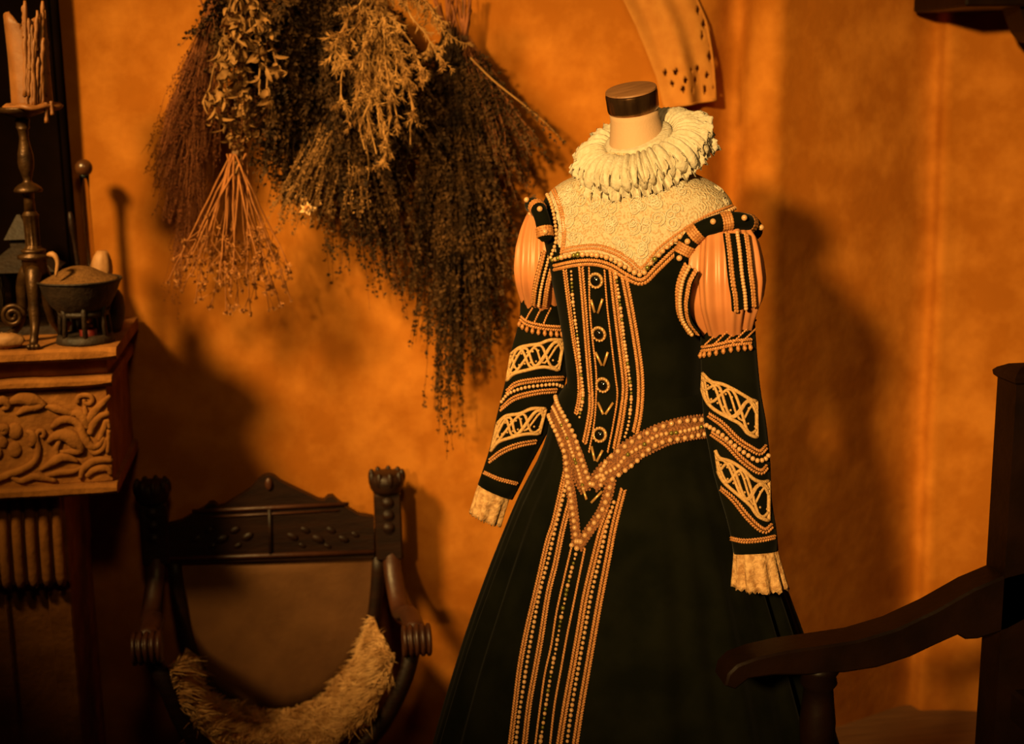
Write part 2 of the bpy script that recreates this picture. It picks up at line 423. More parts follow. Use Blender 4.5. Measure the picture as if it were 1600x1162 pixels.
# corbel with reeding, pilaster and panel below the ledge
ycb = YM+.07
z_c0 = P(50, 918, ycb).z
xc1 = P(104, 860, ycb).x; xc0 = xc1-.30
part('corbel', MB().box(((xc0+xc1)/2, (ycb+.02+3.885)/2, (z_c0+z_l0)/2), (xc1-xc0, 3.885-ycb-.02, z_l0-z_c0), bev=.004), MT['stone'], mant, ang=30)
for k in range(9):
    xx = xc1-.018-.0325*k
    pts = [V((xx, ycb+.02, z_l0-.001)), V((xx, ycb+.014, z_l0-.08)), V((xx, ycb+.004, (z_c0+z_l0)/2)), V((xx, ycb-.002, z_c0+.012)), V((xx, ycb+.002, z_c0+.001))]
    part('reed', MB().tube(spline(pts, 10), [.013]*9+[.010], 8), MT['stone'], mant)
ypl = YM+.13
xp1 = P(122, 1040, ypl).x
part('pilaster', MB().box((xp1-.22, (ypl+3.885)/2, z_c0/2), (.44, 3.885-ypl, z_c0-.002), bev=.004), MT['stone'], mant, ang=30)
xs = P(86, 1040, ypl).x
part('pilaster_strip', MB().box(((xs+xp1)/2, ypl-.006, (z_c0-.03)/2), (xp1-xs, .016, z_c0-.03), bev=.004), MT['stone'], mant, ang=30)
xs0 = P(20, 1040, ypl).x
part('pilaster_strip', MB().box((xs0-.06, ypl-.006, (z_c0-.03)/2), (.13, .016, z_c0-.03), bev=.004), MT['stone'], mant, ang=30)
# dark panel standing on the shelf against the wall
xo = P(104, 160, 3.87).x
ov = thing('overmantel_panel', (-1.2, 3.82, mz), 'black wooden panel standing behind the candle on the mantel shelf', 'panel')
part('board', MB().box(((XM0+xo-.03)/2, 3.868, (mz+3.0)/2), (xo-.012-XM0, .03, 3.0-mz-.004), bev=.004), MT['boardblack'], ov, ang=30)
part('edge_moulding', MB().tube([V((xo-.010, 3.864, mz+.012)), V((xo-.010, 3.864, 3.0))], .011, 10), MT['boardblack'], ov)

# ------------------------------------------------------------------ things on the mantel shelf
def mpp(p): return (V(p)-CAM).dot(FWD)/FPX          # metres per photo pixel at a point
def rowz(px, py, Y): return P(px, py, Y).z
# candlestick
YC = 3.52
ax = P(47, 330, YC); s = mpp(ax)
def zc(py): return rowz(47, py, YC)
cs = thing('candlestick', (ax.x, YC, mz), 'tall turned brass candlestick with clawed tripod feet on the mantel', 'candlestick')
zpan = zc(172)
part('drip_pan', MB().lathe([(.006, zc(188)), (.016, zc(184)), (.05, zc(176)), (.056, zc(170)), (.054, zc(167)), (.04, zc(170)), (.004, zc(171))], (ax.x, YC, 0), 28), MT['brass'], cs)
st = [(200, 9), (197, 11), (203, 8), (215, 7), (228, 9), (240, 11.5), (252, 12.5), (262, 11.5), (274, 8), (281, 6), (285, 8), (288, 14), (293, 20), (297, 22), (300, 21), (301, 9), (312, 8), (330, 9)]
prof_ = [(11*s, zc(186))]+[(r*s, zc(y)) for y, r in st]
part('stem', MB().lathe(prof_, (ax.x, YC, 0), 20), MT['brass'], cs)
# fluted drum
mb = MB(); rings = []
for y, r in ((330, 9), (336, 13), (341, 12), (383, 11), (388, 14)):
    ring = []
    for k in range(40):
        rr = r*s*(1-(.10 if 336 < y < 386 and k % 4 < 2 else 0))
        ring.append(V((ax.x+rr*math.cos(2*pi*k/40), YC+rr*math.sin(2*pi*k/40), zc(y))))
    rings.append(ring)
part('fluted_drum', MB().loft(rings), MT['brass'], cs, ang=35)
part('collar', MB().lathe([(14*s, zc(388)), (19*s, zc(390)), (19*s, zc(393)), (15*s, zc(395)), (25*s, zc(398)), (25*s, zc(403)), (19*s, zc(405)), (19*s, zc(424)), (8*s, zc(440))], (ax.x, YC, 0), 28), MT['brass'], cs)
for k, aa in enumerate((-92, 165, 62)):
    d = V((math.cos(R(aa)), math.sin(R(aa)), 0))
    L = .082 if k == 0 else (.088 if k == 1 else .085)
    zz = zc(418)
    pts = [V((ax.x, YC, zz))+d*.014, V((ax.x, YC, lerp(zz, mz, .22)))+d*.034, V((ax.x, YC, lerp(zz, mz, .5)))+d*.040, V((ax.x, YC, lerp(zz, mz, .75)))+d*.052, V((ax.x, YC, mz+.022))+d*(L-.01), V((ax.x, YC, mz+.008))+d*L]
    lg = part('leg', MB().tube(spline(pts, 16), [.018, .02, .019, .017, .016, .015, .014, .014, .014, .013, .012, .011, .010, .010, .011, .009], 8), MT['brass'], cs)
    fb = V((ax.x, YC, mz))+d*L; side = V((-d.y, d.x, 0))
    mb = MB()
    for t in (-1, 0, 1): mb.ball(fb+side*t*.009+d*.004+V((0, 0, .0075)), .0075, 8, 6, (1, 1, 1))
    part('claw_foot', mb, MT['brass'], lg)
    if k == 1:
        c0 = V((ax.x, YC, lerp(zz, mz, .62)))+d*.062+V((0, -.02, 0)); sp = []
        for q in range(40):
            an = q/39*4.2*pi; rr = .028*(1-q/46)
            sp.append(c0+V((rr*math.cos(an), 0, rr*math.sin(an))))
        part('scroll', MB().tube(sp, .006, 6), MT['brass'], lg)
# candle with drips
cn = thing('candle', (ax.x, YC, zpan), 'thick half burnt cream candle with long wax drips', 'candle')
cx = P(44, 90, YC).x; rng = random.Random(5)
z0, z1 = zc(169), zc(28); R0 = 31*s
rings = []
for j in range(15):
    t = j/14; ring = []
    for k in range(40):
        a = 2*pi*k/40
        rr = R0*(1+.03*math.sin(3*a+j*.15)+.02*math.sin(9*a+1+.2*j)) * (1-.03*math.sin(t*3))
        ztop = .012*math.sin(2*a+1)+.008*math.sin(5*a) if j == 14 else 0
        ring.append(V((cx+rr*math.cos(a), YC+rr*math.sin(a), lerp(z0, z1, t)+ztop)))
    rings.append(ring)
rings.append([V((cx+(p.x-cx)*.78, YC+(p.y-YC)*.78, p.z-.006)) for p in rings[-1]])
rings.append([V((cx+(p.x-cx)*.6, YC+(p.y-YC)*.6, z1-.035)) for p in rings[-1]])
part('wax_pillar', MB().loft(rings), MT['wax'], cn)
part('wick', MB().tube([V((cx, YC, z1-.036)), V((cx+.001, YC, z1-.015)), V((cx+.004, YC, z1-.006))], .0015, 5), MT['iron'], cn)
def drip(px0, py0, px1, py1, r, top=0, yo=None):
    mb = MB(); pts = []
    n = 14; dx = ((px0+px1)/2-44)*s
    dy = -math.sqrt(max(0, R0*R0-dx*dx))
    for i in range(n):
        t = i/(n-1); px = lerp(px0, px1, t)+rng.uniform(-.8, .8); py = lerp(py0, py1, t)
        pts.append(V((P(px, py, YC+dy).x, YC+dy-.001, zc(py))))
    rad = [r*s*(.55 if i == 0 else .75+.4*rng.random()) for i in range(n)]
    rad[-1] = r*s*1.25
    mb.tube(pts, rad, 7)
    part('wax_drip', mb, MT['wax'], cn)
for a in ((39, 3, 40, 150, 3.6), (36, 10, 37, 60, 2.5), (67, 3, 66, 70, 3.3), (68, 60, 62, 166, 3.6), (59, 18, 52, 120, 3), (53, 60, 49, 168, 3), (45, 30, 47, 110, 2.6), (43, 100, 42, 166, 3), (60, 90, 57, 166, 2.6), (72, 50, 75, 115, 2.2), (14, 18, 13, 66, 2.6), (55, 35, 58, 80, 2.2), (70, 30, 71, 150, 3.4), (64, 40, 68, 165, 3.2), (74, 60, 73, 160, 3.0), (50, 40, 54, 165, 3.2), (47, 50, 45, 150, 2.8)):
    drip(*a)
for (px0, py0, px1, py1, r) in ((72, 160, 73, 192, 3.6), (80, 158, 82, 180, 3.4)):
    pts = [P(lerp(px0, px1, i/7), lerp(py0, py1, i/7), YC-.04) for i in range(8)]
    part('wax_drip', MB().tube(pts, [r*s*.8]*6+[r*s, r*s*.9], 7), MT['wax'], cn)
mb = MB(); ring = []
rings = []
for rr, zz in ((30, 162), (38, 163), (43, 167), (41, 171), (36, 172)):
    rings.append([V((cx+rr*s*(1+.05*math.sin(4*a+1)+.04*math.sin(7*a))*math.cos(a), YC+rr*s*(1+.05*math.sin(4*a+1)+.04*math.sin(7*a))*math.sin(a), zc(zz)+.003*math.sin(6*a))) for a in [2*pi*k/44 for k in range(44)]])
part('melted_wax', MB().loft(rings), MT['wax'], cn)

# brazier: heaped bowl on a barred stand
YB = 3.515
bc = P(124, 437, YB); sb = mpp(bc); zr = bc.z
br = thing('brazier', (bc.x, YB, mz), 'black iron brazier bowl on barred stand heaped with powder', 'brazier')
part('bowl', MB().lathe([(.02, zr-.095), (.045, zr-.085), (.07, zr-.06), (.087, zr-.03), (.095, zr-.008), (.099, zr), (.096, zr+.002), (.090, zr-.004), (.07, zr-.02), (.01, zr-.03)], (bc.x, YB, 0), 36), MT['iron'], br)
part('rim', MB().lathe([(.096, zr-.003), (.100, zr-.002), (.101, zr+.001), (.099, zr+.003), (.095, zr+.001), (.095, zr-.003)], (bc.x, YB, 0), 36, cap=False), MT['iron'], br)
part('powder_heap', MB().lathe([(.0965, zr-.001), (.086, zr+.003), (.07, zr+.009), (.052, zr+.018), (.036, zr+.027), (.02, zr+.032), (.006, zr+.034)], (bc.x, YB, 0), 30), MT['ash'], br, kind='stuff')
xb = P(135, 540, YB).x
part('base_ring', MB().lathe([(.052, mz+.001), (.069, mz+.001), (.070, mz+.006), (.066, mz+.018), (.060, mz+.022), (.055, mz+.018)], (bc.x+.004, YB, 0), 30), MT['iron'], br)
part('hoop', MB().lathe([(.054, mz+.068), (.058, mz+.066), (.058, mz+.080), (.054, mz+.078)], (bc.x+.004, YB, 0), 30), MT['iron'], br)
for k in range(7):
    a = 2*pi*k/7-pi/2+.15; d = V((math.cos(a), math.sin(a), 0)); c = V((bc.x+.004, YB, 0))
    part('bar', MB().tube([c+d*.060+V((0, 0, mz+.016)), c+d*.056+V((0, 0, mz+.07)), c+d*.062+V((0, 0, zr-.055))], [.0065, .006, .007], 7), MT['iron'], br)
tl = MB().lathe([(.012, mz+.0235), (.014, mz+.026), (.014, mz+.034), (.010, mz+.036)], (bc.x+.014, YB-.015, 0), 16)
tl = MB().lathe([(.019, mz+.001), (.021, mz+.004), (.021, mz+.032), (.018, mz+.034), (.016, mz+.026), (.004, mz+.025)], (bc.x+.012, YB-.006, 0), 18)
solo('votive_cup', tl, MT['redglass'], (bc.x+.012, YB-.006, mz), 'small red votive cup inside the brazier stand', 'cup')
# pale curved tooth leaning on the rim of the brazier
q = spline([P(74, 398, YB-.07), P(84, 398, YB-.075), P(90, 410, YB-.078), P(87, 432, YB-.079)], 12)
tb = solo('curved_tooth', MB().tube(q, [.004, .0065, .0075, .007, .006, .0055, .005, .0048, .0046, .0042, .0035, .002], 7), MT['shell'], q[-1], 'pale curved tooth hanging beside the brazier rim', 'tooth')
# lantern behind the candlestick
YL = 3.735
lc = P(36, 420, YL); sl = mpp(lc)
def zl(py): return rowz(38, py, YL)
ln = thing('lantern', (lc.x, YL, mz), 'dark metal lantern with stepped pyramid roof behind the candlestick', 'lantern')
def pyr(h0, z0, h1, z1, mb):
    rings = [[V((lc.x+sx*h, YL+sy*h, z)) for sx, sy in ((-1, -1), (1, -1), (1, 1), (-1, 1))] for h, z in ((h0, z0), (h1, z1))]
    return mb.loft(rings)
part('upper_roof', pyr(.034, zl(372), .004, zl(335), MB()), MT['iron'], ln, smooth=False)
part('vent', pyr(.022, zl(388), .022, zl(372), MB()), MT['iron'], ln, smooth=False)
part('lower_roof', pyr(.092, zl(419), .026, zl(386), MB()), MT['iron'], ln, smooth=False)
part('floor_plate', pyr(.085, mz+.001, .085, mz+.02, MB()), MT['iron'], ln, smooth=False)
for sx in (-1, 1):
    for sy in (-1, 1):
        part('corner_post', MB().box((lc.x+sx*.074, YL+sy*.074, (mz+.02+zl(419))/2), (.014, .014, zl(419)-mz-.02)), MT['iron'], ln, smooth=False)
for (dx, dy, sx, sy) in ((0, -.074, .134, .003), (0, .074, .134, .003), (-.074, 0, .003, .134), (.074, 0, .003, .134)):
    part('glass_pane', MB().box((lc.x+dx, YL+dy, (mz+.02+zl(419))/2), (sx, sy, zl(419)-mz-.02)), MT['glass'], ln, smooth=False)
# glass flask with ball stopper
YG = 3.80
g = P(131, 263, YG); sg = mpp(g)
def zg(py): return rowz(134, py, YG)
fl = thing('flask', (g.x, YG, mz), 'tall clear glass flask with round brown stopper by the wall', 'flask')
part('stopper', MB().ball((g.x, YG, zg(262)), 13.5*sg, 20, 12), MT['stopper'], fl)
part('glass_body', MB().lathe([(.026, mz+.001), (.033, mz+.006), (.037, mz+.04), (.033, mz+.08), (.022, mz+.115), (.012, mz+.15), (.010, zg(300)), (.012, zg(278)), (.013, zg(272)), (.009, zg(272)), (.008, zg(300)), (.009, mz+.152), (.019, mz+.116), (.030, mz+.08), (.034, mz+.04), (.030, mz+.009), (.002, mz+.006)], (g.x, YG, 0), 24), MT['glass'], fl)
# round dark pot with shell on it
YP = 3.65
pc = P(164, 430, YP)
pr = .040
solo('round_pot', MB().lathe([(.022, mz+.001), (.030, mz+.004), (.040, mz+.03), (.043, mz+.06), (.040, mz+.09), (.032, mz+.105), (.026, mz+.110), (.022, mz+.106), (.01, mz+.104)], (pc.x, YP, 0), 28), MT['iron'], (pc.x, YP, mz), 'small round black pot behind the brazier', 'pot')
sh = MB(); c = P(157, 412, YP-.012); rings = []
for j in range(9):
    t = j/8; rr = .027*math.sin(pi*(.08+.84*t))**.6; ring = []
    for k in range(24):
        a = 2*pi*k/24; f = 1+.06*math.cos(8*a)
        ring.append(V((c.x+(t-.5)*.012+rr*f*math.cos(a), c.y+rr*.8*f*math.sin(a), lerp(mz+.104, P(152, 391, YP).z, t))))
    rings.append(ring)
solo('seashell', sh.loft(rings), MT['shell'], (c.x, c.y, mz+.104), 'pale ribbed seashell resting on the round black pot', 'seashell')
# mortar and pestle
YQ = 3.69
qb = P(118, 470, YQ)
solo('mortar', MB().lathe([(.024, mz+.001), (.026, mz+.008), (.018, mz+.02), (.03, mz+.05), (.030, mz+.10), (.032, mz+.104), (.028, mz+.102), (.024, mz+.06), (.004, mz+.04)], (qb.x+.005, YQ, 0), 24), MT['iron'], (qb.x, YQ, mz), 'small dark mortar half hidden behind the brazier', 'mortar')
pt = spline([P(109, 331, YQ-.01), P(112, 350, YQ-.008), P(118, 390, YQ-.004), P(122, 420, YQ), V((qb.x+.004, YQ, mz+.05))], 16)
solo('pestle', MB().tube(pt, [.004, .0075, .008, .007, .0055, .005, .0055, .006, .006, .006, .006, .007, .008, .009, .010, .008], 8), MT['darkwood'], pt[-1], 'dark slender pestle standing upright in the mortar', 'pestle')
# crusty pale stone
cc = P(8, 526, 3.455); rng = random.Random(9); mb = MB().ball((cc.x, 3.458, mz+.018), .043, 20, 10, (1, .5, .45))
mb.v = [p+V((rng.uniform(-.003, .003), rng.uniform(-.003, .003), rng.uniform(-.002, .003))) for p in mb.v]
zm = min(p.z for p in mb.v); mb.v = [V((p.x, p.y, p.z-zm+mz)) for p in mb.v]
solo('crusty_stone', mb, MT['shell'], (cc.x, 3.458, mz), 'pale crusty stone lying at the foot of the candlestick', 'stone')

# ------------------------------------------------------------------ carved folding chair with sheepskin
YH = 3.79; YHF = 3.37
ch = thing('carved_chair', (P(425, 900, YH).x, 3.58, 0), 'dark carved wooden chair with peaked back rail and curled arms', 'chair')
def post(px, w, ytop, ybot, parts):
    c = P(px, (ytop+ybot)/2, YH); s_ = mpp(c); x = c.x
    zt, zb = P(px, ytop, YH).z, P(px, ybot, YH).z
    po = part('post', MB().box((x, YH, (zt-.06+zb)/2), (w*s_, .05, zt-.06-zb), bev=.006), MT['darkwood'], ch, ang=30)
    hw = w*s_/2
    # capital: scroll-topped block with a ring of leaf tips
    part('capital', MB().lathe([(hw*.95, zt-.062), (hw*1.2, zt-.05), (hw*1.35, zt-.028), (hw*1.28, zt-.012), (hw*1.0, zt-.004), (hw*.5, zt-.002)], (x, YH, 0), 16), MT['darkwood'], po)
    for k in range(9):
        a = 2*pi*k/9
        part('capital_leaf', MB().ball((x+hw*1.15*math.cos(a), YH+hw*1.15*math.sin(a), zt-.018), .011, 8, 6, (.9, .9, 2.0)), MT['darkwood'], po)
    for j in range(3):
        zz = zt-.085-.036*j
        part('rosette', MB().ball((x, YH-.026, zz), .016, 10, 6, (1.05, .5, .8)), MT['darkwood'], po)
        part('rosette_ring', MB().lathe([(.013, -.004), (.017, 0), (.013, .004), (.010, 0)], (x, YH-.026, zz), 14, mat=Matrix.Rotation(pi/2, 3, 'X')), MT['darkwood'], po)
    return x, zt, zb
xl, zl1, zl0 = post(241, 42, 750, 880, ch)
xr_, zr1, zr0 = post(606, 42, 735, 872, ch)
# back rail
out = [(262, 878), (262, 818), (285, 812), (305, 800), (322, 790), (328, 784), (336, 784), (342, 790), (352, 788), (372, 775), (392, 762), (404, 748), (412, 742), (420, 740), (428, 742), (438, 750), (452, 757), (475, 768), (498, 779), (506, 780), (512, 774), (520, 773), (527, 780), (540, 790), (560, 802), (584, 806), (584, 868)]
rail = part('back_rail', MB().prism([P(x, y, YH) for x, y in out], (0, -.016, 0), (0, .016, 0)), MT['darkwood'], ch, smooth=False)
for p0, p1, r in (((300, 799), (545, 787), .006), ((264, 873), (584, 862), .007), ((318, 808), (530, 797), .003)):
    a, b = P(*p0, YH-.017), P(*p1, YH-.017)
    part('rail_moulding', MB().tube([a, a.lerp(b, .5), b], r, 8), MT['redwood'], rail)
part('rail_moulding', MB().tube([P(421, 795, YH-.017), P(422, 830, YH-.017), P(423, 868, YH-.017)], .006, 8), MT['darkwood'], rail)
part('finial', MB().ball(P(420, 756, YH-.018), .013, 10, 7, (.8, .6, 1.4)), MT['redwood'], rail)
rng = random.Random(11)
for sgn in (-1, 1):
    for k, (dx, dy, r) in enumerate([(35, 838, .014), (55, 828, .012), (75, 842, .015), (95, 828, .012), (115, 842, .013), (133, 835, .010), (50, 852, .009), (90, 853, .009)]):
        if sgn < 0 and dx > 120: continue
        part('carved_leaf', MB().ball(P(422+sgn*dx, dy, YH-.017), r, 8, 5, (1.3, .35, .7), Matrix.Rotation(sgn*.5, 3, 'Y')), MT['darkwood'], rail)
# arms: from the posts forward to the curled ends
def arm(post_x, post_z, pts, end):
    q = spline(pts, 22)
    a = part('arm', MB().tube(q, [.026]*22, 10, flat=.75, up=(0, 0, 1)), MT['redwood'], ch)
    e = V(end)
    mb = MB().lathe([(.004, -.036), (.030, -.034), (.036, -.028), (.036, .028), (.030, .034), (.004, .036)], e, 18, mat=Matrix.Rotation(pi/2, 3, 'Y'))
    part('scroll_end', mb, MT['redwood'], a)
    for k in range(5):
        x = e.x-.030+.015*k
        ring = [e+V((x-e.x, .036*math.cos(t), .036*math.sin(t))) for t in [2*pi*i/14 for i in range(15)]]
        part('reed', MB().tube(ring, .0065, 6, cap=False), MT['redwood'], a)
    return a
eR = P(651, 1000, YHF); eL = P(230, 1012, YHF)
arm(xr_, zr0, [V((xr_+.005, YH, zr0+.04)), V((xr_+.008, YH-.03, zr0-.04)), V((xr_+.02, YH-.13, zr0-.11)), V((eR.x-.012, YHF+.12, eR.z+.028)), V((eR.x, YHF+.01, eR.z+.022))], eR)
arm(xl, zl0, [V((xl, YH, zl0+.04)), V((xl-.005, YH-.03, zl0-.04)), V((xl-.012, YH-.13, zl0-.11)), V((eL.x+.006, YHF+.12, eL.z+.028)), V((eL.x, YHF+.01, eL.z+.022))], eL)
lp = [(268, 872), (276, 925), (292, 1000), (335, 1075), (400, 1108), (445, 1112), (500, 1095), (545, 1045), (572, 985), (584, 930), (588, 862)]
back = MB(); rows = []
n_ = 24
top_e = spline([P(268, 872, YH), P(428, 868, YH), P(588, 862, YH)], n_); bl = spline([P(x, y, YH) for x, y in lp], n_)
for j in range(9):
    t = j/8; rows.append([top_e[i].lerp(bl[i], t)+V((0, .012*math.sin(pi*t)*math.sin(pi*i/(n_-1)), 0)) for i in range(n_)])
o = part('leather_back', back.loft(rows, False, False, closed=False), MT['leather'], ch); o.modifiers.new('thickness', 'SOLIDIFY').thickness = .004
# curved frame: two U-shaped slings (back, front) plus legs
def ubeam(pts, r, name='u_frame', mat='darkwood'):
    q = spline(pts, 30); return part(name, MB().tube(q, [r]*30, 10, flat=.8, up=(0, 1, 0)), MT[mat], ch)
zB = .37; xm = P(430, 1105, YH).x
backarc = [P(272, 876, YH), P(279, 930, YH), P(296, 1010, YH), P(340, 1085, YH), P(440, 1122, YH), P(535, 1075, YH), P(578, 985, YH), P(588, 930, YH), P(592, 868, YH)]
ubeam(backarc, .020)
frontarc = [eL+V((.01, .02, -.03)), P(262, 1075, YHF), P(300, 1150, YHF), P(380, 1205, YHF), P(445, 1218, YHF), P(520, 1205, YHF), P(590, 1140, YHF), P(630, 1065, YHF), eR+V((-.01, .02, -.03))]
ubeam(frontarc, .022)
# mid ribs and crossing legs
for Y in (YHF+.02, YH-.02):
    zc_ = .31 if Y < 3.6 else .265
    for sg in (-1, 1):
        q = spline([V((xm-sg*.02, Y, zc_-.02)), V((xm+sg*.10, Y, zc_-.07)), V((xm+sg*.20, Y, zc_*.5)), V((xm+sg*.27, Y, .06)), V((xm+sg*.29, Y, .022))], 14)
        part('leg', MB().tube(q, [.022]*13+[.024], 8), MT['darkwood'], ch)
for sg in (-1, 1):
    part('foot_runner', MB().box((xm+sg*.29, (YH+YHF)/2, .022), (.05, YH-YHF+.10, .042), bev=.008), MT['darkwood'], ch, ang=30)
part('stretcher', MB().tube([V((xm, YHF+.02, .29)), V((xm, (YH+YHF)/2, .27)), V((xm, YH-.02, .245))], .02, 10), MT['darkwood'], ch)
# sheepskin draped in the curved seat
f_in = [(290, 1012), (306, 1062), (345, 1092), (400, 1107), (445, 1108), (495, 1092), (540, 1048), (568, 1000), (584, 962)]
f_out = [(262, 1040), (284, 1108), (330, 1150), (390, 1172), (445, 1180), (505, 1172), (556, 1140), (598, 1085), (618, 1025)]
NB, NA = 15, 60
bi = spline([P(x, y, YH-.045) for x, y in f_in], NA); fo = spline([P(x, y, YHF-.01) for x, y in f_out], NA)
sp = thing('sheepskin', V((xm, 3.56, .34)), 'shaggy cream sheepskin draped in the curved chair seat', 'sheepskin')
rows = []
for j in range(NB+1):
    t = j/NB
    rows.append([bi[i].lerp(fo[i], t)+V((0, 0, -.02*math.sin(pi*t))) for i in range(NA)])
hide = MB().loft(rows, False, False, closed=False)
part('hide', hide, MT['hide'], sp)
rng = random.Random(21); fl_ = MB()
def tuft(p, n, L, r):
    nv = noise.noise_vector(p*22)
    L *= .75+1.1*abs(noise.noise(p*30))
    d = (n*.9+nv*1.3+V((rng.uniform(-1, 1), rng.uniform(-1, 1), rng.uniform(-.9, .5)))*.45).normalized()
    side = d.orthogonal().normalized(); side.rotate(Quaternion(d, rng.uniform(0, 6.28)))
    bend = V((rng.uniform(-1, 1), rng.uniform(-1, .3), -.7))*L*.45
    q = []
    for i in range(4):
        t = i/3; q.append(p+d*L*t+bend*t*t+side*math.sin(t*5)*L*.12)
    fl_.tube(q, [r, r*.95, r*.7, r*.15], 3, cap=False)
for j in range(NB):
    for i in range(NA-1):
        a, b, c, d = rows[j][i], rows[j][i+1], rows[j+1][i+1], rows[j+1][i]
        n = (b-a).cross(d-a).normalized()
        if n.z < 0: n = -n
        if n.z < .05: n = (n+V((0, -.3, .6))).normalized()
        t = (j+.5)/NB
        edge = t > .8 or i < 3 or i > NA-5
        k = 30 if t > .2 else 12
        for _ in range(k):
            u, v = rng.random(), rng.random()
            p = a.lerp(b, u).lerp(d.lerp(c, u), v)
            L = (.036 if t > .3 else .020)*(1.25 if edge else 1)*rng.uniform(.6, 1.3)
            tuft(p, n, L, rng.uniform(.0010, .0022))
part('fleece', fl_, MT['wool'], sp, kind='stuff')

# ------------------------------------------------------------------ dark armchair at the right, seen from its side
YA = 2.25; PZ = .28
a0 = P(1133, 1046, YA)
ac = thing('armchair', (1.0, 1.95, PZ), 'black wooden armchair with sweeping arm and capped back post', 'armchair')
top = [(1128, 1058), (1132, 1043), (1145, 1030), (1175, 1019), (1220, 1009), (1270, 1002), (1330, 993), (1390, 975), (1450, 947), (1510, 913), (1560, 892), (1600, 882)]
bot = [(1600, 948), (1560, 970), (1515, 984), (1497, 985), (1484, 978), (1450, 993), (1410, 1012), (1360, 1028), (1310, 1036), (1250, 1040), (1200, 1040), (1160, 1046), (1140, 1062)]
xb1 = P(1585, 800, YA).x
for side, yy in enumerate((YA, YA-.52)):
    dy = V((0, yy-YA, 0))
    polyt = [P(x, y, YA)+dy for x, y in top+bot]
    n1 = len(polyt)
    mb = MB(); c = sum(polyt, V())/n1
    rings = []
    for off, k in ((-.034, .0), (-.030, .004), (.030, .004), (.034, .0)):
        rr = []
        for i, p in enumerate(polyt):
            tdir = (polyt[(i+1) % n1]-polyt[i-1]).normalized(); nrm = V((-tdir.z, 0, tdir.x))
            rr.append(p+nrm*k+V((0, off, 0)))
        rings.append(rr)
    part('arm', mb.loft(rings), MT['blackwood'], ac, ang=35)
    # turned arm support
    bx_ = P(1278, 1100, YA).x; zt = P(1278, 1036, YA).z
    prf = [(.034, zt), (.036, zt-.012), (.030, zt-.022), (.033, zt-.035), (.026, zt-.045), (.028, zt-.07), (.032, zt-.11), (.030, zt-.15), (.022, zt-.19), (.030, zt-.20), (.026, zt-.21), (.032, zt-.23), (.032, PZ+.43)]
    part('arm_support', MB().lathe(prf[::-1], (bx_, yy, 0), 18), MT['blackwood'], ac)
    part('leg', MB().lathe([(.024, PZ+.001), (.03, PZ+.05), (.022, PZ+.08), (.034, PZ+.2), (.03, PZ+.35), (.036, PZ+.40)], (bx_, yy, 0), 18), MT['blackwood'], ac)
    # back post: square, leaning a little, with cap
    zt2 = P(1600, 588, YA).z
    xw0 = P(1566, 800, YA).x
    rings = []
    for z_, dx in ((PZ+.001, -.012), (PZ+.45, -.008), (P(1560, 1000, YA).z, -.004), (zt2, .0)):
        x0 = P(1572, 620, YA).x+dx
        rings.append([V((x0, yy-.034, z_)), V((x0+.068, yy-.034, z_)), V((x0+.068, yy+.034, z_)), V((x0, yy+.034, z_))])
    po = part('back_post', MB().loft(rings), MT['blackwood'], ac, smooth=False)
    x0 = P(1572, 620, YA).x
    cx_ = x0+.034
    part('post_cap', MB().lathe([(.046, zt2-.008), (.056, zt2-.002), (.058, zt2+.006), (.050, zt2+.012), (.030, zt2+.020), (.004, zt2+.023)], (cx_, yy, 0), 4, mat=Matrix.Rotation(pi/4, 3, 'Z')), MT['blackwood'], po, smooth=False)
x0 = P(1572, 620, YA).x+.034
part('seat', MB().box(((bx_+x0)/2-.01, YA-.26, PZ+.43), (x0-bx_+.10, .58, .05), bev=.012), MT['blackwood'], ac, ang=30)
for z_, h in ((PZ+1.10, .10), (PZ+.62, .06)):
    part('back_rail', MB().box((x0, YA-.26, z_), (.03, .452, h), bev=.006), MT['blackwood'], ac, ang=30)
for k in range(4):
    part('back_slat', MB().box((x0, YA-.26+(-.15+.10*k), PZ+.85), (.018, .05, .402), bev=.004), MT['blackwood'], ac, ang=30)
for yy in (YA, YA-.52):
    part('stretcher', MB().tube([V((bx_+.024, yy, PZ+.15)), V(((bx_+x0)/2, yy, PZ+.15)), V((x0-.04, yy, PZ+.15))], .014, 8), MT['blackwood'], ac)

# ------------------------------------------------------------------ bunches of drying herbs on the wall
RAILZ = P(500, -150, 3.74).z
hr = thing('drying_rail', (P(500, 0, 3.80).x, 3.8, RAILZ), 'wooden rail from which the dried herb bunches hang', 'rail')
xa, xb_ = P(250, -150, 3.80).x, P(860, -150, 3.80).x
part('pole', MB().tube([V((xa, 3.80, RAILZ)), V(((xa+xb_)/2, 3.80, RAILZ)), V((xb_, 3.80, RAILZ))], .012, 10), MT['darkwood'], hr)
for x in (xa+.05, xb_-.05):
    part('wall_peg', MB().tube([V((x, 3.80, RAILZ)), V((x, 3.90, RAILZ+.01))], .010, 8), MT['darkwood'], hr)

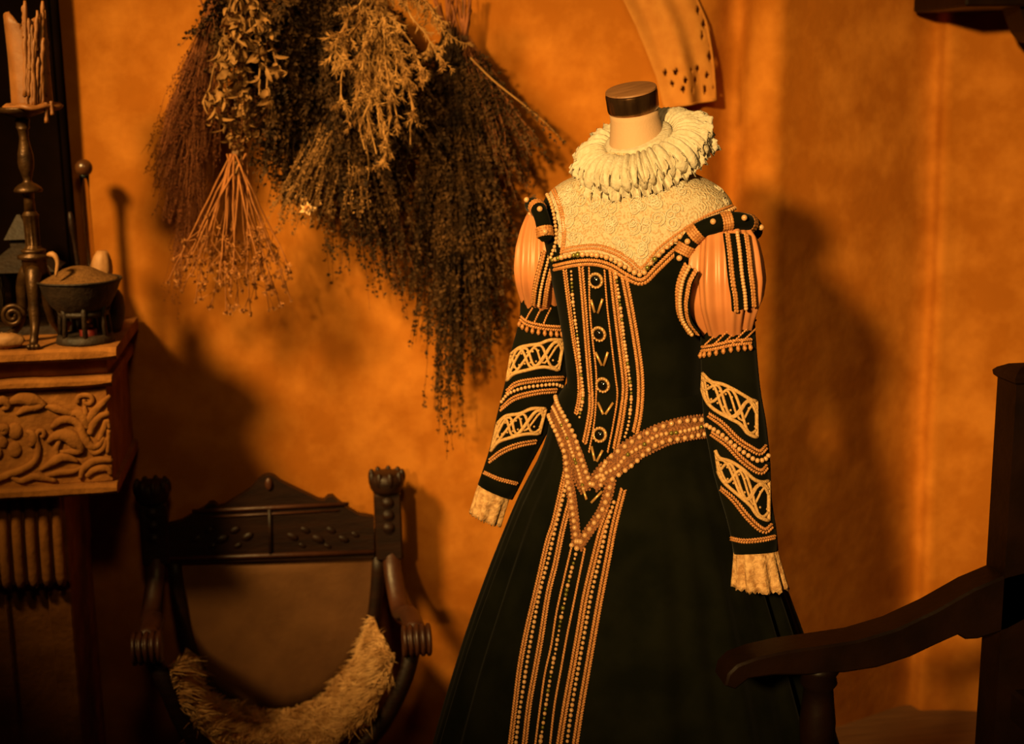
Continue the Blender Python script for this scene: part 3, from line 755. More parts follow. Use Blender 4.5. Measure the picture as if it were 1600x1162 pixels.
def leaf(mb, p, d, L, wd, rg, curl=.25):
    sd = d.orthogonal().normalized(); sd.rotate(Quaternion(d, rg.uniform(0, 6.28)))
    nn = d.cross(sd)
    tip = p+d*L+nn*L*curl*rg.uniform(-1, 1)
    mid = p+d*L*.45
    mb.add([p, mid+sd*wd+nn*wd*.35, tip, mid-sd*wd+nn*wd*.35], [(0, 1, 2), (0, 2, 3)])
def curve_to(a, b, sag, rg, n=9, jit=.012):
    mid = a.lerp(b, .5)+V((rg.uniform(-1, 1)*jit*2, rg.uniform(-1, 1)*jit, sag))
    q = spline([a, mid, b], n)
    return [q[0]]+[p+V((rg.uniform(-1, 1), rg.uniform(-1, 1), rg.uniform(-1, 1)))*jit*.3 for p in q[1:]]
def rdir(rg): return V((rg.gauss(0, 1), rg.gauss(0, 1), rg.gauss(0, 1))).normalized()
def sprig(ms, ml, q, r, n, L, wd, rg, start=.15, hang=.4, off=.004, clump=0):
    ms.tube(q, [lerp(r, r*.4, i/(len(q)-1)) for i in range(len(q))], 3, cap=False)
    m_ = len(q)-1
    for k in range(n):
        t = (start+(1-start)*rg.random())*m_; i = min(int(t), m_-1); p = q[i].lerp(q[i+1], t-i)
        tg = (q[i+1]-q[i]).normalized()
        d = (rdir(rg)+tg*hang+V((0, -.15, 0))).normalized()
        leaf(ml, p+rdir(rg)*off, d, L*rg.uniform(.6, 1.3), wd*rg.uniform(.7, 1.3), rg)
def hang(t, name, tie):
    """twine loop from the rail down to the tie point, wrapped round the stems"""
    mb = MB(); top_ = V((tie.x, 3.80, RAILZ+.013))
    mb.tube([top_, V((tie.x, 3.786, RAILZ)), tie.lerp(top_, .5), tie], .0022, 5)
    mb.lathe([(.011, -.008), (.013, -.004), (.013, .004), (.011, .008)], tie, 10)
    part('twine', mb, MT['twine'], t)
def keep(p): return V((p.x, min(p.y, 3.872), p.z))

def bunch(label, tie_px, ends, count, mats, leafn, L, wd, seed, Y0=3.76, dY=(.02, .24), r=.0016, sag=.0, spread=14, start=.15, hangv=.4, side=0):
    """many leafy sprigs from one tie; ends = list of (px, py, weight)"""
    rg = random.Random(seed)
    tie = P(*tie_px, Y0)
    t = thing('herb_bunch', tie, label, 'dried herbs', 'dried herb bunches on the wall')
    ms, ml = MB(), MB()
    for k in range(count):
        e = rg.choices(ends, [x[2] for x in ends])[0]
        Yk = 3.86-rg.uniform(*dY)
        end = keep(P(e[0]+rg.gauss(0, spread), e[1]+rg.gauss(0, spread), Yk))
        a = tie+V((rg.gauss(0, .008), rg.gauss(0, .006), rg.gauss(0, .008)))
        q = [keep(p) for p in curve_to(a, end, sag*rg.uniform(.3, 1.2), rg)]
        sprig(ms, ml, q, r, leafn, L, wd, rg, start, hangv)
        for _ in range(side):
            i = rg.randint(2, len(q)-3); b = q[i]
            dd = ((q[i+1]-q[i]).normalized()+rdir(rg)*.8+V((0, -.2, -.3))).normalized()
            q2 = [keep(p) for p in curve_to(b, b+dd*rg.uniform(.04, .09), -.004, rg, 5, .004)]
            sprig(ms, ml, q2, r*.7, leafn//3, L*.9, wd, rg, .1, hangv, .003)
    part('stems', ms, MT[mats[0]], t, kind='stuff')
    part('foliage', ml, MT[mats[1]], t, smooth=False, kind='stuff')
    mb = MB()
    for k in range(16):
        e = tie+V((rg.gauss(0, .016), rg.gauss(0, .008), rg.uniform(.05, .13)))
        mb.tube(curve_to(tie+V((rg.gauss(0, .005), rg.gauss(0, .005), -.02)), e, 0, rg, 4, .003), [.0028, .003, .003, .0028], 5)
    part('stalk_butts', mb, MT['stemred'], t, kind='stuff')
    hang(t, 'twine', tie)
    return t, tie

# big bushy dark mass in the middle
bunch('broad bushy dark brown herb bunch in the middle of the row', (500, -70), [(420, 150, 2), (430, 240, 2.4), (455, 310, 2.2), (500, 330, 2), (545, 360, 2), (590, 375, 2), (635, 390, 1.6), (480, 220, 2), (540, 250, 2), (600, 280, 2), (410, 60, 1.5), (520, 120, 1.5), (650, 330, 1.5), (570, 430, .5), (610, 450, .5), (525, 420, .5), (408, 200, 1.6), (414, 260, 1.8), (422, 300, 1.6), (440, 180, 1.5), (650, 90, 1.6), (670, 170, 1.8), (690, 240, 1.6), (640, 220, 1.4), (600, 60, 1)], 450, ('leafdark', 'leafdark'), 66, .0125, .0048, 31, dY=(.0, .26), side=2)
# sparse sprigs with little buds hanging out of it
# long dark right-hand bunch reaching lowest
bunch('long dark herb bunch tapering lowest toward the chair back', (702, 50), [(700, 690, 1.2), (690, 640, 2), (715, 600, 2.6), (740, 560, 3), (665, 520, 2.4), (645, 450, 2), (765, 510, 2.6), (780, 440, 2.4), (800, 380, 1.6), (700, 480, 3), (720, 400, 3), (660, 380, 2), (750, 330, 2.4), (690, 300, 2), (680, 200, 1.6), (740, 190, 1.4), (650, 250, 1.2)], 330, ('leafdark', 'leafdark'), 74, .0115, .0044, 33, dY=(.0, .20), sag=-.01, start=.12, hangv=.8)
bunch('loose brown sprigs fanning out toward the gown', (725, 60), [(835, 230, 1.2), (820, 290, 1.4), (800, 330, 1.4), (880, 222, .9), (795, 270, 1.5), (770, 250, 1.5), (845, 260, .6), (760, 160, 1.2)], 64, ('stemred', 'leafdark'), 66, .0115, .0042, 34, dY=(.10, .20), sag=.008, spread=9, start=.25, hangv=.5)
# fine reddish bunch on the far left
bunch('fine reddish seed bunch at the left end of the row', (330, 30), [(255, 240, 2), (250, 290, 2), (262, 340, 2), (275, 400, 1.4), (285, 440, 1.2), (300, 300, 2), (310, 380, 1.6), (270, 200, 2), (295, 200, 2), (268, 470, .3), (240, 260, .4), (320, 250, 1.5)], 320, ('stemred', 'leafred'), 40, .0066, .0018, 35, dY=(.02, .14), sag=.005, spread=10, r=.0011, start=.3, hangv=1.2)
# reddish upper stalks behind
bunch('brown leafy bunch at the top left behind the sage', (380, -60), [(330, 110, 2), (350, 60, 2), (400, 120, 2), (420, 180, 2), (440, 60, 2), (320, 60, 1.5), (460, 110, 2), (400, 200, 2)], 140, ('stemred', 'leafdark'), 50, .0125, .0046, 36, dY=(.04, .16), side=1)
# low flowering sprigs with green-brown leaves
t, tie = bunch('dull green herb bunch with one cream flower below the middle', (560, 120), [(435, 330, 2), (450, 350, 2), (490, 350, 2), (470, 310, 2), (530, 340, 1.6), (440, 300, 1.5), (560, 330, 1.2)], 60, ('leafpale', 'leafpale'), 34, .0085, .003, 37, dY=(.20, .28), sag=.02, spread=12, start=.4, hangv=.3)
rg = random.Random(77); mb = MB()
fc = P(481, 326, 3.57)
for k in range(46):
    d = (rdir(rg)+V((0, -.8, 0))).normalized(); leaf(mb, fc, d, rg.uniform(.012, .022), .0055, rg, .5)
part('flower', mb, MT['flowerpale'], t, smooth=False, label='cream flower head')
# bud strings below
t, tie = bunch('thin sprigs with round buds hanging below the middle bunch', (560, 60), [(560, 400, 1), (590, 470, 1), (600, 430, 1), (625, 460, 1), (640, 500, .6), (540, 420, 1), (520, 400, 1), (650, 420, 1)], 26, ('stemred', 'leafdark'), 40, .0095, .004, 38, dY=(.04, .20), spread=12, start=.5, hangv=.3)

# pale brittle twigs (front)
rg = random.Random(41)
tie = P(590, -40, 3.66)
t = thing('herb_bunch', tie, 'pale straw coloured twiggy bunch in front of the dark herbs', 'dried herbs', 'dried herb bunches on the wall')
ms, ml = MB(), MB()
for k, (x, y) in enumerate([(530, 165), (545, 190), (560, 205), (575, 190), (590, 240), (600, 262), (615, 250), (640, 225), (650, 190), (625, 200), (605, 170), (580, 150), (540, 120), (520, 110), (660, 140), (690, 95), (680, 35), (560, 90), (600, 100), (640, 110), (530, 60), (620, 60), (705, 68), (570, 235), (595, 215)]):
    wob = [tie.lerp(P(x, y, 3.56), .33)+V((rg.uniform(-.03, .03), -.02, .01)), tie.lerp(P(x, y, 3.56), .7)+V((rg.uniform(-.03, .03), -.02, .01))]
    q = spline([tie]+wob+[P(x, y, rg.uniform(3.53, 3.60))], 12)
    q = [p+rdir(rg)*.003 for p in q]
    ms.tube(q, [lerp(.0042, .0018, i/11) for i in range(12)], 5, cap=False)
    for b in range(9):
        i = rg.randint(3, 10); p = q[i]
        dd = ((q[i+1]-q[i]).normalized()*.8+rdir(rg)*.8+V((0, -.25, -.3))).normalized(); Lb = rg.uniform(.03, .07)
        q2 = curve_to(p, p+dd*Lb, -.006, rg, 6, .004)
        ms.tube(q2, [.0018, .0016, .0014, .0012, .001, .0008], 4, cap=False)
        for c in range(26):
            j = rg.randint(1, 4); pp = q2[j].lerp(q2[j+1], rg.random())
            d = (dd+rdir(rg)*1.0+V((0, 0, -.3))).normalized()
            leaf(ml, pp, d, rg.uniform(.010, .020), .0011, rg, .5)
    for c in range(30):
        j = rg.randint(4, 10); d = ((q[j+1]-q[j]).normalized()+rdir(rg)*.9).normalized()
        leaf(ml, q[j], d, rg.uniform(.012, .024), .0013, rg, .5)
part('twigs', ms, MT['lichen'], t, kind='stuff'); part('needles', ml, MT['lichen'], t, smooth=False, kind='stuff'); hang(t, 'twine', tie)

# sage-like bunch with large curled leaves, each its own piece
rg = random.Random(51)
tie = P(372, -40, 3.68)
t = thing('herb_bunch', tie, 'bunch with large pale curled leaves above the flower stalks', 'dried herbs', 'dried herb bunches on the wall')
ms = MB(); paths = []
for (x, y) in [(345, 150), (360, 230), (375, 250), (390, 215), (330, 190), (405, 150), (355, 110), (420, 170), (380, 180), (320, 160), (437, 120)]:
    q = curve_to(tie, P(x, y, rg.uniform(3.60, 3.66)), 0, rg, 9, .012); paths.append(q)
    ms.tube(q, [.0026]*9, 5, cap=False)
part('stems', ms, MT['leafpale'], t, kind='stuff')
def curled_leaf(L, wd, curl, fold):
    mb = MB(); n = 7; vs = []; fs = []
    for i in range(n):
        u = i/(n-1); hw = wd*math.sin(pi*min(1, .06+u*.94))**.8
        a = u*curl; c_ = V((0, L*math.sin(a)/max(curl, .01), -L*(1-math.cos(a))/max(curl, .01)))
        vs += [c_+V((-hw, 0, hw*fold)), c_, c_+V((hw, 0, hw*fold))]
    for i in range(n-1):
        fs += [(3*i, 3*i+1, 3*i+4, 3*i+3), (3*i+1, 3*i+2, 3*i+5, 3*i+4)]
    me = mb.add(vs, fs).mesh('leaf'); me.materials.append(MT['leafpale']); return me
lm = [curled_leaf(.034, .0055, 1.2, .6), curled_leaf(.028, .006, 1.9, .9), curled_leaf(.040, .005, .7, .4), curled_leaf(.025, .0065, 2.4, .5)]
for k in range(270):
    q = rg.choice(paths); i = rg.randint(2, 7); p = q[i].lerp(q[i+1], rg.random())
    d = (rdir(rg)*.9+V((0, -.5, -.9))).normalized()
    rot = V((0, 1, 0)).rotation_difference(d) @ Quaternion((0, 1, 0), rg.uniform(0, 6.28))
    inst('leaf', rg.choice(lm), p+V((0, -.006, 0)), t, rot, rg.uniform(1.0, 1.55))
hang(t, 'twine', tie)

# bare stalks fanning down to small flower heads
rg = random.Random(61)
tie = P(371, 240, 3.64)
t = thing('herb_bunch', tie, 'upturned bunch of bare reddish stalks ending in small flower heads', 'dried herbs', 'dried herb bunches on the wall')
fm = []
for k in range(3):
    mb = MB(); g2 = random.Random(k)
    for i in range(16): leaf(mb, V((0, 0, 0)), rdir(g2), g2.uniform(.005, .0085), .0028, g2, .6)
    me = mb.mesh('flower_head', smooth=False); me.materials.append(MT['flower']); fm.append(me)
ends = [(262, 440), (285, 455), (300, 430), (305, 470), (318, 452), (330, 480), (342, 440), (352, 488), (360, 460), (372, 478), (385, 440), (392, 490), (400, 465), (410, 430), (420, 485), (428, 455), (438, 478), (446, 440), (455, 470), (430, 410), (300, 400), (290, 420), (410, 405), (350, 420), (455, 425), (325, 420)]
for k, (x, y) in enumerate(ends):
    a = tie+V((rg.gauss(0, .012), rg.gauss(0, .008), 0))
    end = P(x, y, rg.uniform(3.58, 3.74))
    q = curve_to(a, end, rg.uniform(-.01, .004), rg, 10, .006)
    st = part('stalk', MB().tube(q, [lerp(.0030, .0014, i/9) for i in range(10)], 5, cap=False), MT['stalk'], t)
    heads = [q[-1]]
    for b in range(8):
        i = rg.randint(5, 8); e = q[i]+V((rg.gauss(0, .018), rg.gauss(0, .014), -rg.uniform(.012, .05)))
        q2 = curve_to(q[i], e, 0, rg, 4, .002)
        part('side_stalk', MB().tube(q2, [.001]*4, 3, cap=False), MT['stalk'], st); heads.append(e)
    for h in heads:
        inst('flower_head', rg.choice(fm), h, st, Quaternion(rdir(rg), rg.uniform(0, 6)), rg.uniform(.8, 1.3))
mb = MB(); top_ = V((tie.x, 3.80, RAILZ+.013)); mb.tube([top_, V((tie.x, 3.77, RAILZ-.01)), tie.lerp(top_, .4), tie+V((0, .0, .02)), tie], .0022, 5)
mb.lathe([(.012, -.008), (.014, -.004), (.014, .004), (.012, .008)], tie, 10)
part('twine', mb, MT['twine'], t)
# short stalk butts and dry leaves above the tie
ms, ml = MB(), MB()
for k in range(26):
    q = curve_to(tie, tie+V((rg.gauss(0, .03), rg.gauss(0, .02), rg.uniform(.05, .16))), 0, rg, 5, .004); sprig(ms, ml, q, .0022, 12, .016, .004, rg, .2, .2)
part('stalk_butts', ms, MT['stemred'], t, kind='stuff'); part('dry_leaves', ml, MT['leafpale'], t, smooth=False, kind='stuff')
# a single long bare twig slanting down to the right
q = spline([P(735, 90, 3.66), P(770, 125, 3.64), P(820, 165, 3.63), P(850, 190, 3.62), P(884, 224, 3.62)], 14)
rg = random.Random(71); ms, ml = MB(), MB(); sprig(ms, ml, q, .0034, 46, .010, .003, rg, .55, .3)
t = thing('twig', q[0], 'long slanting twig sticking out right toward the ruff', 'twig')
part('stem', ms, MT['lichen'], t); part('leaves', ml, MT['leafdark'], t, smooth=False, kind='stuff')

# ------------------------------------------------------------------ lace-edged linen cloth hanging on the wall
YK = 3.845
def kx(x, y): return P(x, y, YK)
cl = thing('lace_cloth', kx(1060, 0), 'pale linen cloth with openwork border hanging on the wall', 'cloth')
nx, ny = 44, 70
left = [(-90, 940), (0, 975), (40, 995), (80, 1012), (120, 1028), (168, 1040)]
right = [(-90, 1062), (0, 1092), (30, 1106), (60, 1112), (100, 1118), (156, 1121)]
holes = [(1091, 15, 3.2, 9), (1101, 37, 4.2, 9), (1098, 57, 3, 8), (1113, 69, 2.4, 8), (1111, 88, 4, 9), (1041, 113, 3.2, 6), (1056, 112, 3, 7), (1052, 131, 3.4, 6), (1069, 125, 3.2, 7), (1066, 140, 2.8, 7), (1092, 107, 3.4, 6), (1088, 125, 3.4, 7), (1107, 118, 3.2, 7), (1104, 140, 2.8, 8), (1080, 110, 2.2, 5), (1081, 142, 2.6, 6), (1118, 136, 2.4, 5), (1095, -10, 3, 8), (1083, -12, 3, 8), (1088, -34, 3, 8), (1078, -50, 3, 8)]
rows = []
for j in range(ny+1):
    v = j/ny; row = []
    for i in range(nx+1):
        u = i/nx
        yl, yr = lerp(-90, 168, v), lerp(-90, 156, v)
        x = lerp(interp(left, yl), interp(right, yr), u); y = lerp(yl, yr, u)
        p = kx(x, y); p.y += .012*math.sin(u*7+v*2.0)*(.4+v)-.006*math.sin(u*15+1) + .01
        row.append((p, x, y))
    rows.append(row)
mb = MB(); vs = [r[0] for row in rows for r in row]; fs = []
for j in range(ny):
    for i in range(nx):
        x, y = rows[j][i][1]+.9, rows[j][i][2]+1.8
        if any(abs(x-hx)/hw+abs(y-hy)/hh < 1 for hx, hy, hw, hh in holes): continue
        a = j*(nx+1)+i; fs.append((a, a+1, a+nx+2, a+nx+1))
mb.add(vs, fs)
o = part('linen', mb, MT['linen'], cl)
md = o.modifiers.new('thickness', 'SOLIDIFY'); md.thickness = .002
hem = [rows[ny][i][0]+V((0, -.003, 0)) for i in range(0, nx+1, 4)]
part('hem', MB().tube(hem, .0035, 6), MT['linen'], cl)
part('hem', MB().tube([rows[j][nx][0]+V((0, -.002, 0)) for j in range(0, ny+1, 5)], .003, 6), MT['linen'], cl)
part('hanging_rod', MB().tube([kx(970, -92)+V((0, -.0, 0)), kx(1080, -92)], .006, 8), MT['darkwood'], cl)
for x in (975, 1075):
    part('rod_hook', MB().tube([kx(x, -92), V((kx(x, -92).x, 3.91, kx(x, -92).z))], .004, 6), MT['darkwood'], cl)

# ------------------------------------------------------------------ plinth, dress form, gown, ruff
Y0 = 2.75
AX = P(993, 450, Y0).x
AXV = V((AX, Y0, 0)); SM = mpp(P(993, 450, Y0))
YAW = R(-38)
CX, SX = math.cos(YAW), math.sin(YAW)
def loc2w(x, y, z): return V((AX+x*CX-y*SX, Y0+x*SX+y*CX, z))
FRONT = V((math.sin(YAW), -math.cos(YAW), 0)); LEFTDIR = V((CX, SX, 0))     # its front, its own left side
def zat(py): return P(993-.018*(py-450), py, Y0).z
pl = solo('plinth', MB().box((1.0, 2.25, PZ/2), (1.9, 1.7, PZ-.004), bev=.01), MT['plinth'], (1.0, 2.25, 0), 'low dark platform carrying the gown and the armchair', 'platform', ang=30)

def ring(a, b, yc, z, n=72, e=2.25):
    out = []
    for k in range(n):
        t = 2*pi*k/n; c, s_ = math.cos(t), math.sin(t)
        out.append(loc2w(a*math.copysign(abs(c)**(2/e), c), yc+b*math.copysign(abs(s_)**(2/e), s_), z))
    return out
TOR = [(236, .058, .058, 0), (250, .064, .062, 0), (262, .085, .072, .004), (273, .118, .082, .006), (284, .150, .090, .006), (296, .173, .096, .004), (310, .189, .101, .002), (326, .197, .106, 0), (345, .198, .112, -.003), (368, .190, .119, -.008), (395, .176, .126, -.012), (430, .163, .128, -.014), (480, .150, .122, -.012), (530, .142, .115, -.008), (575, .137, .110, -.006), (605, .136, .110, -.005), (640, .142, .114, -.006), (680, .150, .120, -.008)]
NT = 96
def torso_ring(py, grow=0):
    a, b, c = (interp([(t[0], t[i]) for t in TOR], py) for i in (1, 2, 3))
    return ring(a+grow, b+grow, c, zat(py), NT)
rows_py = []
py = 236
while py < 680: rows_py.append(py); py += 4 if py < 460 else 8
rows_py.append(680)
def smooth_tab(idx):
    pts = spline([V((t[0], t[idx]*3000, 0)) for t in TOR], 300)
    return [(p.x, p.y/3000) for p in pts]
_ta, _tb, _tc = smooth_tab(1), smooth_tab(2), smooth_tab(3)
def torso_ring(py, grow=0):
    return ring(interp(_ta, py)+grow, interp(_tb, py)+grow, interp(_tc, py), zat(py), NT)
torso = MB().loft([torso_ring(p) for p in rows_py], True, True)
torso_bvh = torso.bvh()

# dress form (under the gown): stand, body, neck, cap
df = thing('dress_form', (AX, Y0, PZ), 'cloth covered dress form with dark capped neck under the gown', 'mannequin')
body = MB().loft([torso_ring(p, -.006) for p in rows_py[4:]], True, True)
part('torso', body, MT['neck'], df)
tilt = FRONT.cross(V((0, 0, 1)))           # axis: tips the top toward the front
RT = Matrix.Rotation(-R(17), 3, tilt)
capc = P(990, 172, Y0)
nb = P(1000, 250, Y0)
nk = []
for i in range(9):
    t = i/8; c = V((lerp(nb.x, capc.x, t), Y0, lerp(nb.z, capc.z, t))); r_ = lerp(.060, .0475, min(1, t*1.2))+.004*(1-t)**3
    Rm = Matrix.Rotation(-R(17)*t, 3, tilt)
    nk.append([c+Rm @ V((r_*math.cos(2*pi*k/36), r_*math.sin(2*pi*k/36), 0)) for k in range(36)])
part('neck', MB().loft(nk), MT['neck'], df)
part('neck_ring', MB().lathe([(.0478, .0), (.0495, .002), (.0505, .006), (.0510, .034), (.0500, .0375), (.046, .0385)], capc, 40, mat=RT), MT['capmetal'], df, ang=40)
part('neck_cap', MB().lathe([(.049, .0385), (.0502, .0395), (.0495, .0425), (.046, .0435), (.002, .0440)], capc, 40, mat=RT), MT['capwood'], df, ang=40)
part('pole', MB().tube([V((AX, Y0, PZ+.02)), V((AX, Y0, zat(700)))], .016, 12), MT['iron'], df)
part('base', MB().lathe([(.17, PZ+.001), (.175, PZ+.008), (.16, PZ+.018), (.05, PZ+.028), (.02, PZ+.04)], (AX, Y0, 0), 32), MT['iron'], df)

# ---- gown
gw = thing('gown', (AX, Y0, PZ), 'black green velvet renaissance gown with gold braid, pearls and lace yoke', 'gown')
# skirt
SK = [(603, 109), (622, 122), (645, 132), (680, 139), (720, 153), (780, 184), (850, 213), (920, 240), (1000, 270), (1060, 291), (1162, 325), (1250, 350), (1400, 385)]
sk_tab = [(p.x, p.y) for p in spline([V((a, b, 0)) for a, b in SK], 200)]
zh = PZ+.012
NS = 220
def skirt_ring(z, hw, t):
    out = []
    amp = .030*min(1, max(0, (t-.06)*3))
    for k in range(NS):
        a = 2*pi*k/NS
        f = 1+amp*(.55*math.sin(17*a+2*math.sin(3*a))+.45*math.sin(29*a+1.5*math.sin(2*a)+t*1.2))
        # the front panel stays flat
        fr = math.cos(a+pi/2)              # 1 at the front
        k_ = min(1, max(0, (fr-.86)/.08)); f = lerp(f, 1.0, k_)
        r_ = hw*SM*f
        out.append(loc2w(r_*math.cos(a)*1.03, -.006+r_*math.sin(a)*lerp(.84, .97, min(1, t*2)), z))
    return out
srings = []
ys = [603, 608, 615, 622, 632, 645, 660, 680, 700, 725, 750, 780, 815, 850, 885, 920, 960, 1000, 1040, 1080, 1120, 1162, 1205, 1250, 1300, 1350]
for y in ys: srings.append(skirt_ring(zat(y), interp(sk_tab, y), (y-603)/750))
srings.append(skirt_ring(zh, 392, 1.05))
skirt = MB().loft(srings, False, False)
o = part('skirt', skirt, MT['velvet'], gw)
# bodice and yoke: torso surface split by the neckline
NECK = [(852, 292), (861, 305), (869, 325), (874, 350), (874, 378), (868, 400), (885, 402), (915, 398), (945, 401), (975, 414), (1003, 430), (1030, 400), (1062, 372), (1090, 354), (1120, 339), (1150, 326), (1164, 322)]
def ray(px, py, bvhs):
    d = (FWD+RGT*((px-800)/FPX)+UP*((581-py)/FPX)).normalized()
    best = None
    for b in bvhs:
        h = b.ray_cast(CAM, d)
        if h[0] is not None and (best is None or h[3] < best[3]): best = h
    if best is None: return None
    n = best[1]
    if n.dot(d) > 0: n = -n
    return best[0], n
def th(p): q = p-V((AX, Y0, 0)); return math.atan2(q.x*CX+q.y*SX, q.x*SX-q.y*CX)   # local angle, 0 at the front
nl = [ray(x, y, [torso_bvh]) for x, y in NECK]
nl2 = sorted([(th(h[0]), h[0].z) for h in nl if h])
print('neckline hits', len(nl2), [(round(math.degrees(a)), round(z, 3)) for a, z in nl2])
def neck_z(a):
    lo, hi = nl2[0], nl2[-1]
    if lo[0] <= a <= hi[0]: return interp(nl2, a)
    return lo[1] if a < lo[0] else hi[1]
PAD = .0025
yoke = MB(); bod = MB()
rp = [torso_ring(p, PAD) for p in rows_py]
vs = [p for r_ in rp for p in r_]
fb, fy = [], []
sub = []
for i in range(len(rp)-1):
    for k in range(NT):
        f = (i*NT+k, i*NT+(k+1) % NT, (i+1)*NT+(k+1) % NT, (i+1)*NT+k)
        c = sum((vs[j] for j in f), V())/4
        (fy if c.z > neck_z(th(c)) else fb).append(f)
def compact(vs, fs):
    used = sorted({i for f in fs for i in f}); mp = {u: j for j, u in enumerate(used)}
    return MB().add([vs[u] for u in used], [tuple(mp[i] for i in f) for f in fs])
part('yoke', compact(vs, fy), MT['lace'], gw, label='gold and cream lace yoke')
part('bodice', compact(vs, fb), MT['velvet'], gw)
BOD = compact(vs, fb+fy).bvh(); SKB = skirt.bvh()

# sleeves: lofted along a centre line given as (px, py, Y, half width px)
def sleeve(rows, n=40, flat=.9, folds=0, fk=9, seed=0, npts=26):
    cs_ = spline([P(x, y, Y) for x, y, Y, h in rows], npts)
    keys = spline([V((i, h*100, 0)) for i, (x, y, Y, h) in enumerate(rows)], npts)
    hs = [interp([(i/(len(rows)-1), r[3]) for i, r in enumerate(rows)], j/(npts-1)) for j in range(npts)]
    rings = []
    for j in range(npts):
        t = (cs_[min(j+1, npts-1)]-cs_[max(j-1, 0)]).normalized()
        u = RGT-t*RGT.dot(t); u.normalize(); v = t.cross(u)
        r_ = hs[j]*mpp(cs_[j]); rr = []
        env = math.sin(pi*j/(npts-1))**.5
        for k in range(n):
            a = 2*pi*k/n
            f = 1+folds*env*(math.sin(fk*a+1.3*math.sin(2*a)+seed)+.5*math.sin(2.1*fk*a+j*.1))
            rr.append(cs_[j]+(u*math.cos(a)+v*math.sin(a)*flat)*r_*f)
        rings.append(rr)
    return MB().loft(rings)
YR, YLF = 2.61, 2.86
slR = sleeve([(1133, 400, YR, 40), (1136, 480, YR-.01, 42), (1138, 540, YR-.02, 43), (1143, 620, YR-.045, 45), (1153, 690, YR-.07, 48), (1165, 770, YR-.10, 45), (1177, 830, YR-.12, 37), (1181, 862, YR-.13, 35)], folds=.008)
slL = sleeve([(848, 380, YLF, 34), (849, 460, YLF, 35), (848, 520, YLF, 37), (838, 590, YLF-.01, 46), (820, 650, YLF-.02, 46), (802, 700, YLF-.03, 42), (784, 745, YLF-.035, 34), (774, 768, YLF-.037, 30)], folds=.008)
oR = part('sleeve', slR, MT['velvet'], gw); oL = part('sleeve', slL, MT['velvet'], gw)
SRB, SLB = slR.bvh(), slL.bvh()
# satin puffs
prR = [(1133, 348, YR+.005, 34), (1132, 372, YR-.01, 50), (1132, 410, YR-.03, 56), (1132, 450, YR-.035, 60), (1133, 482, YR-.03, 57), (1135, 505, YR-.02, 46), (1136, 520, YR-.01, 38)]
prL = [(850, 335, YLF, 26), (848, 365, YLF-.02, 33), (846, 400, YLF-.04, 37), (845, 430, YLF-.04, 38), (847, 455, YLF-.02, 35), (850, 478, YLF, 32), (850, 492, YLF, 30)]
pfR = sleeve(prR, n=180, flat=.85, folds=.085, fk=10, npts=24)
pfL = sleeve(prL, n=150, flat=.85, folds=.085, fk=9, npts=22)
pR = part('sleeve_puff', pfR, MT['satin'], gw, label='peach satin sleeve puff'); pL = part('sleeve_puff', pfL, MT['satin'], gw, label='peach satin sleeve puff')
grow = lambda rows, k: [(x, y, Y, h*k) for x, y, Y, h in rows]
PRB, PLB = sleeve(grow(prR, 1.09), flat=.85).bvh(), sleeve(grow(prL, 1.09), flat=.85).bvh()
PRW = sleeve([(x-10, y, Y-.004, h*1.26) for x, y, Y, h in prR], flat=.85).bvh()     # where the loose front pane bows out

# ---- surface trims
def onsurf(pts, bvhs, step, lift=0.0):
    """pixel path laid on the garment; returns evenly spaced (point, normal)"""
    d2 = spline([V((x, y, 0)) for x, y in pts], max(12, int(plen([V((x, y, 0)) for x, y in pts])/3)))
    hits = [h for h in (ray(p.x, p.y, bvhs) for p in d2) if h]
    if len(hits) < 2: return []
    P3 = [h[0] for h in hits]; L = plen(P3); n = max(2, int(round(L/step))+1)
    out = []; acc = [0]
    for a, b in zip(P3, P3[1:]): acc.append(acc[-1]+(b-a).length)
    j = 0
    for i in range(n):
        s_ = L*i/(n-1)
        while j < len(acc)-2 and acc[j+1] < s_: j += 1
        seg = acc[j+1]-acc[j]; t = (s_-acc[j])/seg if seg > 1e-9 else 0
        nn = hits[j][1].lerp(hits[j+1][1], t).normalized()
        out.append((P3[j].lerp(P3[j+1], t)+nn*lift, nn))
    # smooth the normals
    for _ in range(2):
        out = [(out[i][0], (out[max(i-1, 0)][1]+out[i][1]+out[min(i+1, n-1)][1]).normalized()) for i in range(n)]
    return out
def frame(seq, i):
    t = (seq[min(i+1, len(seq)-1)][0]-seq[max(i-1, 0)][0]); t = t.normalized() if t.length > 0 else V((1, 0, 0))
    n = seq[i][1]; s_ = n.cross(t).normalized(); return t, s_, n
def lump(mb, p, t, s_, n, lt, ls, ln):
    vs = [p+t*lt, p+s_*ls, p-t*lt, p-s_*ls, p+n*ln, p+(t+s_)*.62*1.0*0+t*lt*.7+s_*ls*.7, p+s_*ls*.7-t*lt*.7, p-t*lt*.7-s_*ls*.7, p-s_*ls*.7+t*lt*.7]
    mb.add(vs, [(4, 0, 5), (4, 5, 1), (4, 1, 6), (4, 6, 2), (4, 2, 7), (4, 7, 3), (4, 3, 8), (4, 8, 0)])
def ribbon(mb, seq, w, lift=.0008, thick=.0006):
    vs = []; fs = []
    for i in range(len(seq)):
        t, s_, n = frame(seq, i); p = seq[i][0]
        ww = w(i/(len(seq)-1)) if callable(w) else w
        vs += [p+s_*ww/2-n*.003, p+s_*ww/2+n*lift, p+n*(lift+thick), p-s_*ww/2+n*lift, p-s_*ww/2-n*.003]
    for i in range(len(seq)-1):
        for k in range(4): fs.append((i*5+k, i*5+k+1, i*5+5+k+1, i*5+5+k))
    mb.add(vs, fs)
